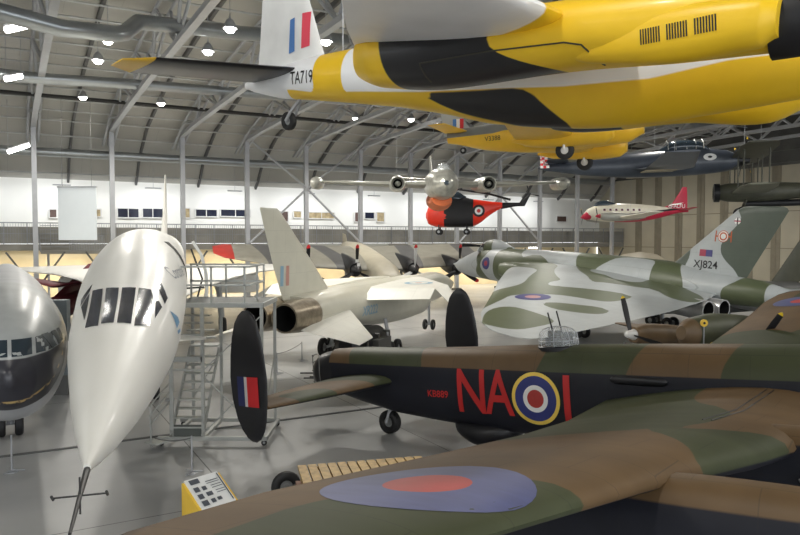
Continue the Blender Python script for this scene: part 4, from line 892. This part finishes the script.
# small red and white airliner
paint('cream_white', (.74, .70, .58), .4); paint('dove_red', (.50, .015, .05), .35, var=.05)
dv = empty('small_twin_airliner', at(634, 213, 74), 'small red and cream twin-propeller airliner hung before the beige doors', 'aircraft', 180+4, 0, 0)
paint('dove_skin', (.74, .70, .58), .35, layers=(('low', (.50, .015, .05)), ('strip', (.02, .02, .02))))
f = MB().body([(5.4, .0, -.3, .1), (5.0, .4, -.65, .4), (4.0, .85, -.85, .7), (2.5, .98, -.95, .8), (0, .95, -.95, .8), (-2.5, .75, -.6, .55), (-4.6, .45, -.05, .3), (-5.9, .3, .12, .06)], 32, 5).build('fuselage', 'dove_skin', dv, 60, {'low': lambda x, y, z: (-.22 - .12*min(0, x) - .02*x)-z if x < 2.2 else -1, 'strip': lambda x, y, z: .1-abs(z-(-.12-.12*min(0, x))) if x < 1.8 else -1})
MB().body([(5.6, -.3, -.6, .1), (5.2, .15, -.75, .35), (4.7, .2, -.7, .45)], 20, 3).build('nose_cone', 'dove_red', dv)
MB().body([(4.6, .5, .4, .1), (4, 1.15, .4, .4), (3, 1.3, .5, .5), (2, 1.0, .6, .3)], 20, 3).build('canopy', 'glass_dark', dv)
t = MB().wing([F(.35, -2.6, -5.8, .2), F(1.0, -4.1, -5.8, .18), F(2.2, -4.9, -5.75, .14), F(2.75, -5.2, -5.7, .06)], 3, 8, (0, 1, 0)).build('tail_fin', 'dove_red', dv)
text('registration', 'G-ALFU', .42, 'white', dv, bvh(t, f), (-4.6, 3, .72), (-1, 0, 0), (0, 0, 1), .02, .01, .95)
for s in (-1, 1):
    MB().wing([W(s*.5, 2.9, -.2, -.7, .4), W(s*8.4, 1.8, .6, -.2, .12)], 3, 10).build('wing', 'cream_white', dv)
    n = MB().body([(4.6, -.3, -.5, .1), (4.3, -.1, -.8, .32), (3, .0, -.95, .38), (.5, -.3, -.8, .25), (-.3, -.5, -.6, .05)], 20, 3, 2, s*2.3).build('engine_nacelle', 'wing_silver', dv)
    MB().lathe([(4.5, .22), (4.9, .1), (5.0, .01)], (0, s*2.3, -.42), 'x', 12).build('spinner', 'dove_red', n); blades(dv, (4.75, s*2.3, -.42), 1.1, 3, .5, 'dark_metal', .12, .14)
    MB().wing([W(s*.1, -4.7, -5.8, .3, .1), W(s*2.6, -5.0, -5.7, .5, .05)], 2, 8).build('tailplane', 'dove_red', dv)
flat('cabin_window', [(rect(-k*.62-.16, -.14, -k*.62+.16, .14), 'white') for k in range(-3, 4)], dv, bvh(f), (1.6, 3, .3), (-1, 0, 0), (0, 0, 1), .02)
flat('cabin_window', [(rect(-k*.62-.12, -.11, -k*.62+.12, .11), 'maroon') for k in range(-3, 4)], dv, bvh(f), (1.6, 3, .3), (-1, 0, 0), (0, 0, 1), .03)
hang(dv, [(1.3, 2.3, -.2), (1.3, -2.3, -.2), (-5, 0, .4)])
# dark blue grey naval aircraft
paint('sea_blue', (.055, .065, .085), .35, var=.15, coat=.1); paint('tan_under', (.32, .27, .18), .5, var=.15)
nv = empty('dark_naval_aircraft', at(626, 166, 48), 'dark blue-grey single-engine aircraft with red checkered rudder hung below the roof', 'aircraft', -6, 2, 0)
f = MB().body([(7.2, .5, -.4, .45), (6.6, .75, -.65, .6), (5, .95, -.8, .7), (3, .95, -.85, .72), (0, .8, -.8, .65), (-3, .5, -.5, .42), (-5.4, .35, -.1, .18), (-5.9, .2, .05, .05)], 28, 4).build('fuselage', 'sea_blue', nv)
MB().lathe([(7.1, .45), (7.5, .42), (8.0, .25), (8.15, .01)], (0, 0, .05), 'x', 20).build('spinner', 'black', nv)
c_ = MB().body([(5.6, .8, .7, .2), (5.0, 1.35, .7, .4), (4.2, 1.55, .7, .45), (3.0, 1.5, .7, .42), (2.2, 1.0, .7, .2)], 20, 3).build('canopy', 'glass_dark', nv)
mb2 = MB()
for x in (5.0, 4.5, 3.9, 3.2, 2.7): mb2.tube([(x, .45, .9), (x, .36, 1.35), (x, 0, 1.58), (x, -.36, 1.35), (x, -.45, .9)], .035, 4)
mb2.build('canopy_frame', 'stair_grey', c_)
for s in (-1, 1):
    MB().wing([W(s*.5, 4.0, .4, -.3, .5), W(s*3, 3.6, .6, -.5, .35), W(s*6.5, 2.9, .9, .1, .15)], 3, 10).build('wing', 'sea_blue', nv)
    MB().box((1.6, s*2.2, -.62), (2.0, 1.4, .06)).build('wheel_well_door', 'tan_under', nv)
    MB().wing([W(s*.1, -3.8, -5.4, .45, .12), W(s*2.2, -4.3, -5.4, .5, .06)], 2, 8).build('tailplane', 'sea_blue', nv)
t = MB().wing([F(.2, -3.9, -5.6, .16), F(1.9, -4.7, -5.8, .08)], 3, 8, (0, 1, 0)).build('tail_fin', 'sea_blue', nv)
mb2 = []; 
for i in range(3):
    for j in range(11): mb2.append((rect(-.3+i*.2, -.95+j*.17, -.1+i*.2, -.78+j*.17), 'red' if (i+j) % 2 else 'white'))
flat('checkered_rudder', mb2, nv, bvh(t), (-5.55, -1, .95), *SD, off=.02, step=0)
roundel('roundel', [(.1, 'mark_black'), (.26, 'white')], nv, bvh(f), (-2.9, -2, .1), *SD, off=.02, n=20)
roundel('white_oval', [(.08, 'mark_black'), (.24, 'white')], nv, bvh(f), (5.3, -2, .3), *SD, off=.02, n=20, sq=1.8)
blades(nv, (7.6, 0, .05), 1.7, 4, .6, 'black', .15, .2)
hang(nv, [(2.5, 2.5, .2), (2.5, -2.5, .2), (-4, 0, .4)])
# dark biplane at right
paint('dark_olive', (.06, .06, .04), .5, var=.2); paint('olive_light', (.17, .17, .12), .5, var=.15)
bp = empty('dark_biplane', at(768, 192, 46), 'dark olive biplane hung above the swept fin at the right edge', 'aircraft', 160, 0, 0)
f = MB().body([(3.0, .5, -.45, .5), (2.4, .62, -.6, .6), (0, .65, -.6, .55), (-3, .5, -.3, .35), (-6, .3, .0, .1)], 24, 3).build('fuselage', 'dark_olive', bp)
MB().lathe([(2.9, .62), (3.25, .62), (3.3, .45), (2.9, .3)], (0, 0, 0), 'x', 20).build('engine_cowl', 'black', bp)
for z, t_ in ((-.05, 'lower_wing'), (2.35, 'upper_wing')):
    MB().wing([W(-6.6, 1.9, .3, z+.15, .12), W(-5, 2.2, .1, z+.1, .2), W(0, 2.2, .1, z, .22), W(5, 2.2, .1, z+.1, .2), W(6.6, 1.9, .3, z+.15, .12)], 3, 10).build(t_, 'olive_light' if z < 1 else 'dark_olive', bp)
for y in (-4.2, -1, 1, 4.2):
    for x in (.5, 1.9): MB().tube([(x, y, 0), (x, y, 2.4)], .05, 6).build('wing_strut', 'dark_olive', bp)
for s in (-1, 1): wheel(bp, (1.6, s*.9, -1.35), .38, .2); MB().tube([(1.6, s*.9, -1.35), (1.3, s*.4, -.5)], .06, 6).build('undercarriage_leg', 'dark_olive', bp)
MB().wing([F(.2, -4.6, -6, .12), F(1.9, -5.2, -6.3, .08)], 2, 8, (0, 1, 0)).build('tail_fin', 'dark_olive', bp)
MB().wing([W(-2, -4.8, -5.9, .3, .08), W(0, -4.4, -6, .3, .12), W(2, -4.8, -5.9, .3, .08)], 2, 8).build('tailplane', 'dark_olive', bp)
MB().tube([(1.4, 0, -.75), (-2.8, 0, -.7)], .22, 12).build('torpedo', 'black', bp)
hang(bp, [(1, 4.2, 2.4), (1, -4.2, 2.4)])
# yellow trainer beyond the tug
paint('trainer_yellow', (.85, .50, .03), .4, var=.05)
tr = empty('yellow_trainer', at(530, 135, 30), 'yellow twin-engine trainer with grey tail hung beyond the silver and yellow aircraft', 'aircraft', -24, 1, 0)
paint('trainer_skin', (.85, .50, .03), .4, layers=(('grey', (.20, .20, .18)),))
f = MB().body([(4.6, .1, -.3, .3), (4, .5, -.6, .55), (2, .8, -.75, .68), (0, .8, -.75, .66), (-2, .6, -.5, .45), (-3.7, .5, -.1, .15)], 28, 4).build('fuselage', 'trainer_skin', tr, 50, {'grey': lambda x, y, z: (z-.12) if x < -1.0 else z-.2})
t = MB().wing([F(.2, -2.6, -3.9, .16), F(1.7, -3.3, -4.1, .08)], 2, 8, (0, 1, 0)).build('tail_fin', 'stair_grey' , tr)
flat('fin_flash', [(rect(-.25, -.25, -.08, .25), 'flash_blue'), (rect(-.08, -.25, .08, .25), 'white'), (rect(.08, -.25, .25, .25), 'red')], tr, bvh(t), (-3.2, -1, .7), *SD)
text('serial_number', 'V3388', .2, 'mark_black', tr, bvh(f), (-1.5, -2, -.1), *SD)
for s in (-1, 1):
    MB().wing([W(s*.4, 2.4, -.1, -.55, .38), W(s*2.6, 2.3, .0, -.5, .34), W(s*7.4, 1.6, .5, -.1, .12)], 3, 10).build('wing', 'trainer_yellow', tr)
    n = MB().body([(3.7, -.1, -.7, .4), (3.4, .05, -.9, .5), (2.2, -.05, -.95, .45), (.5, -.3, -.8, .25), (-.2, -.5, -.6, .05)], 20, 3, 2, s*2.3).build('engine_nacelle', 'trainer_yellow', tr)
    wheel(tr, (1.9, s*2.3, -1.05), .36, .24, hub='wheel_white'); MB().tube([(1.9, s*2.3-.2, -1.05), (1.9, s*2.3-.2, -.6)], .05, 6).tube([(1.9, s*2.3+.2, -1.05), (1.9, s*2.3+.2, -.6)], .05, 6).tube([(1.9, s*2.3, -.95), (.3, s*2.3, -.6)], .04, 6).build('undercarriage_leg', 'wheel_white', tr)
    MB().wing([W(s*.1, -2.7, -3.8, .35, .12), W(s*2.2, -3.0, -3.8, .4, .06)], 2, 8).build('tailplane', 'trainer_yellow', tr)
wheel(tr, (-3.0, 0, -.45), .15, .1, 'tail_wheel'); MB().tube([(-3, 0, -.4), (-2.9, 0, 0)], .04, 6).build('tail_wheel_leg', 'steel', tr)
hang(tr, [(1, 2.3, 0), (1, -2.3, 0), (-3, 0, .4)])
# big piston transport behind the white jets
paint('transport_wing', (.25, .24, .20), .5, var=.1, layers=(('stripe', (.10, .10, .10)), ('redtip', (.45, .04, .03)))); paint('transport_skin', (.50, .46, .36), .45, var=.08)
tp = empty('four_engined_transport', (-2.95, 67, 4.5), 'large grey striped-wing propeller airliner with black engines behind the white strike jet', 'aircraft', math.degrees(math.atan2(-.954, .299)), -9, scale=1.33)
f = MB().body([(6.8, -.6, -1.2, .3), (6, .0, -1.7, .8), (4, .4, -1.9, 1.05), (0, .5, -1.9, 1.1), (-4, .45, -1.7, 1.0), (-6.8, .1, -1.2, .6), (-8.6, -.3, -.7, .15)], 32, 4, 2.6).build('fuselage', 'transport_skin', tp)
for s in (-1, 1):
    MB().wing([((3.4, s*.5, -.25), (-3.2, s*.5, .3), .6), ((3.0, s*7, .1), (-2.4, s*7, .6), .45), ((2.0, s*10.2, .45), (-1.2, s*10.2, .8), .22), ((1.2, s*10.9, .6), (-.4, s*10.9, .8), .06)], 10, 14).build('wing', 'transport_wing', tp, 50, {'stripe': lambda x, y, z: .62-abs((abs(y)+.15*x-.7) % 4.4-2.2), 'redtip': lambda x, y, z: abs(y)-9.6})
    for y in (2.0, 5.2):
        n = MB().body([(4.1, .4, -.5, .4), (3.6, .5, -.6, .5), (2.5, .5, -.65, .5), (.5, .4, -.4, .35), (-1, .3, .1, .1)], 20, 3, 2, s*y).build('engine_nacelle', 'black', tp)
        MB().lathe([(4.1, .35), (4.4, .3), (4.7, .05)], (0, s*y, -.05), 'x', 12).build('spinner', 'black', n)
        white = (s > 0 and y < 3)  # this engine's blades carry a tilted blade's reflection as white colour
        blades(tp, (4.4, s*y, -.05), 1.75, 3, 0.0, 'wheel_white' if white else 'black', .24, .36, tipm='red')
        if not white:
            flat('blade_mark', [(rect(-.16, .55, .04, .75), 'white'), (rect(-.04, .3, .16, .5), 'white')], tp, None, (4.62, s*y, .0), (0, 1, 0), (0, 0, 1))
        wheel(tp, (1.6, s*2.2, -2.42), .62, .4, 'main_wheel')
    MB().tube([(1.6, s*2.0, -2.42), (1.5, s*2.0, -.4)], .12, 8).build('undercarriage_leg', 'steel', tp)
    MB().wing([W(s*.1, -6.6, -8.4, -.4, .2), W(s*3.6, -7.2, -8.4, -.3, .1)], 2, 8).build('tailplane', 'wing_silver', tp)
MB().wing([F(-.4, -6.8, -8.6, .2), F(.5, -7.6, -8.8, .1)], 2, 8, (0, 1, 0)).build('tail_fin', 'transport_skin', tp)
text('title', 'DAN-AIR  LONDON', .4, 'title_grey', tp, bvh(f), (-3.4, 3, -.35), (-1, 0, 0), (0, 0, 1), .02, .01)
# brown propeller aircraft between the bomber and the delta
paint('brown_skin', (.14, .09, .045), .5, var=.2, layers=(('green', (.06, .065, .035)),)); paint('blade_blue', (.12, .15, .22), .35)
bt = empty('brown_twin_propeller_aircraft', (14.2, 27.6, 0), 'low brown camouflaged twin-propeller aircraft behind the foreground bomber fuselage', 'aircraft', 215, 6)
BGf = multi([[(3, -3), (5, -1), (5, 2), (2, 3), (1, 0)], [(-3, -2), (-1, -2), (0, 3), (-4, 3)]])
f = MB().body([(5.5, 2.6, 2.1, .2), (5, 2.9, 1.8, .5), (3.5, 3.15, 1.5, .75), (0, 3.1, 1.5, .75), (-5, 2.7, 1.9, .4), (-7, 2.5, 2.2, .1)], 24, 3).build('fuselage', 'brown_skin', bt, 50, {'green': lambda x, y, z: BGf(x, y)})
for s in (-1, 1):
    MB().wing([W(s*.5, 3, -.4, 2.0, .4), W(s*5.4, 2.2, .1, 2.3, .12)], 5, 10).build('wing', 'brown_skin', bt, 50, {'green': lambda x, y, z: BGf(x, y)})
    n = MB().body([(4.9, 2.35, 1.75, .3), (4.4, 2.5, 1.6, .42), (2, 2.5, 1.6, .42), (-.6, 2.2, 1.9, .1)], 20, 3, 2, s*2.4).build('engine_nacelle', 'brown_skin', bt, 50, {'green': lambda x, y, z: -1})
    MB().lathe([(4.9, .22), (5.3, .12), (5.35, .01)], (0, s*2.4, 2.05), 'x', 12).build('spinner', 'wheel_white', n)
    blades(bt, (5.05, s*2.4, 2.05), 1.55, 3, .35 if s < 0 else -.55, 'black', .1, .24)
    wheel(bt, (2.4, s*2.4, .42), .42, .25, 'main_wheel'); MB().tube([(2.4, s*2.4+.2, .42), (2.2, s*2.4+.2, 1.8)], .06, 6).build('undercarriage_leg', 'steel', bt)
    MB().wing([W(s*.1, -5.3, -6.9, 2.5, .12), W(s*2.4, -5.8, -6.8, 2.6, .06)], 2, 8).build('tailplane', 'brown_skin', bt, 50, {'green': lambda x, y, z: -1})
MB().wing([F(2.4, -5, -7, .15), F(3.3, -6, -7.2, .08)], 2, 8, (0, 1, 0)).build('tail_fin', 'brown_skin', bt, 50, {'green': lambda x, y, z: -1})
p = at(704, 323, 24.5)
o = empty('yellow_disc_sign', (p.x, p.y, 0), 'small round yellow sign on a thin pole below the delta bomber jet pipes', 'sign')
MB().tube([(0, 0, .02), (0, 0, p.z)], .025, 6).lathe([(.0, .2), (.04, .2), (.05, .02)], (0, 0, 0), 'z', 12, True).build('pole', 'steel', o); MB().lathe([(-.03, .01), (-.03, .13), (.03, .13), (.03, .01)], (0, 0, p.z), 'y', 16).build('disc', 'yellow_mark', o)
MB().lathe([(-.035, .01), (-.04, .045)], (0, 0, p.z), 'y', 12, True).build('disc_centre', 'mark_black', o)
# dark swept tail behind the delta
dk = empty('dark_finned_jet', (at(752, 290, 45).x, 45, 0), 'dark grey jet with a swept fin behind the green and grey delta bomber tail', 'aircraft', 205)
MB().body([(8, 2.6, 1.8, .3), (4, 3.4, 1.6, .9), (-2, 3.5, 1.7, .95), (-6, 3.3, 2.2, .5), (-7, 3.0, 2.6, .2)], 24, 3).build('fuselage', 'gable_dark', dk)
MB().wing([F(3.2, -1.5, -5.5, .3), F(7.3, -5.6, -7.4, .15)], 3, 10, (0, 1, 0)).build('tail_fin', 'dark_olive', dk)
for s in (-1, 1):
    MB().wing([W(s*.7, 2.5, -2.5, 2.6, .35), W(s*6, -1, -3.5, 2.6, .12)], 3, 10).build('wing', 'gable_dark', dk); MB().wing([W(s*.2, -4.2, -6.4, 3.4, .15), W(s*2.8, -5.8, -7, 3.4, .08)], 2, 8).build('tailplane', 'cream_white', dk)
    wheel(dk, (0, s*1.8, .45), .45, .25, 'main_wheel'); MB().tube([(0, s*1.8, .45), (0, s*1.5, 2.3)], .08, 6).build('undercarriage_leg', 'steel', dk)
wheel(dk, (5.5, 0, .35), .35, .2, 'nose_wheel'); MB().tube([(5.5, .15, .35), (5.5, 0, 1.9)], .07, 6).build('nose_undercarriage_leg', 'steel', dk)
# equipment under the strike jet
eq = empty('equipment_trolley', (-1.75, 33.2, 0), 'dark machinery on a low trolley under the white strike jet', 'trolley', 69.5, scale=1.35)
MB().box((0, 0, .45), (3.4, 1.5, .12)).build('deck', 'dark_metal', eq)
MB().lathe([(-1.5, .25), (-1.3, .5), (0, .55), (1.2, .42), (1.6, .2)], (0, 0, 1.05), 'x', 20, True).build('jet_engine', 'black', eq)
mb2 = MB()
for x in (-1, 0, 1): mb2.tube([(x, -.6, .5), (x, -.6, 1.3), (x, .6, 1.3), (x, .6, .5)], .05, 6)
mb2.box((.2, -.6, .9), (1.2, .3, .5)).build('cradle', 'gable_dark', eq)
for x in (-1.4, 1.4):
    for y in (-.7, .7): wheel(eq, (x, y, .22), .22, .12)
settag(MB().lathe([(0, 5.2), (.6, 5.1), (2.2, 4.6), (3.6, 3.4), (4.6, 1.8), (4.9, .02)], (at(655, 300, 70).x+1.2, 78, 0), 'z', 32).build('radar_dome', 'door_panel') , 'pale round dome before the beige doors behind the delta bomber', 'dome')
bpy.data.objects['radar_dome'].scale = (1, 1, 1)
hang(mos, [(8, 2.4, .4), (8, -2.4, .4), (3, 0, .6)])
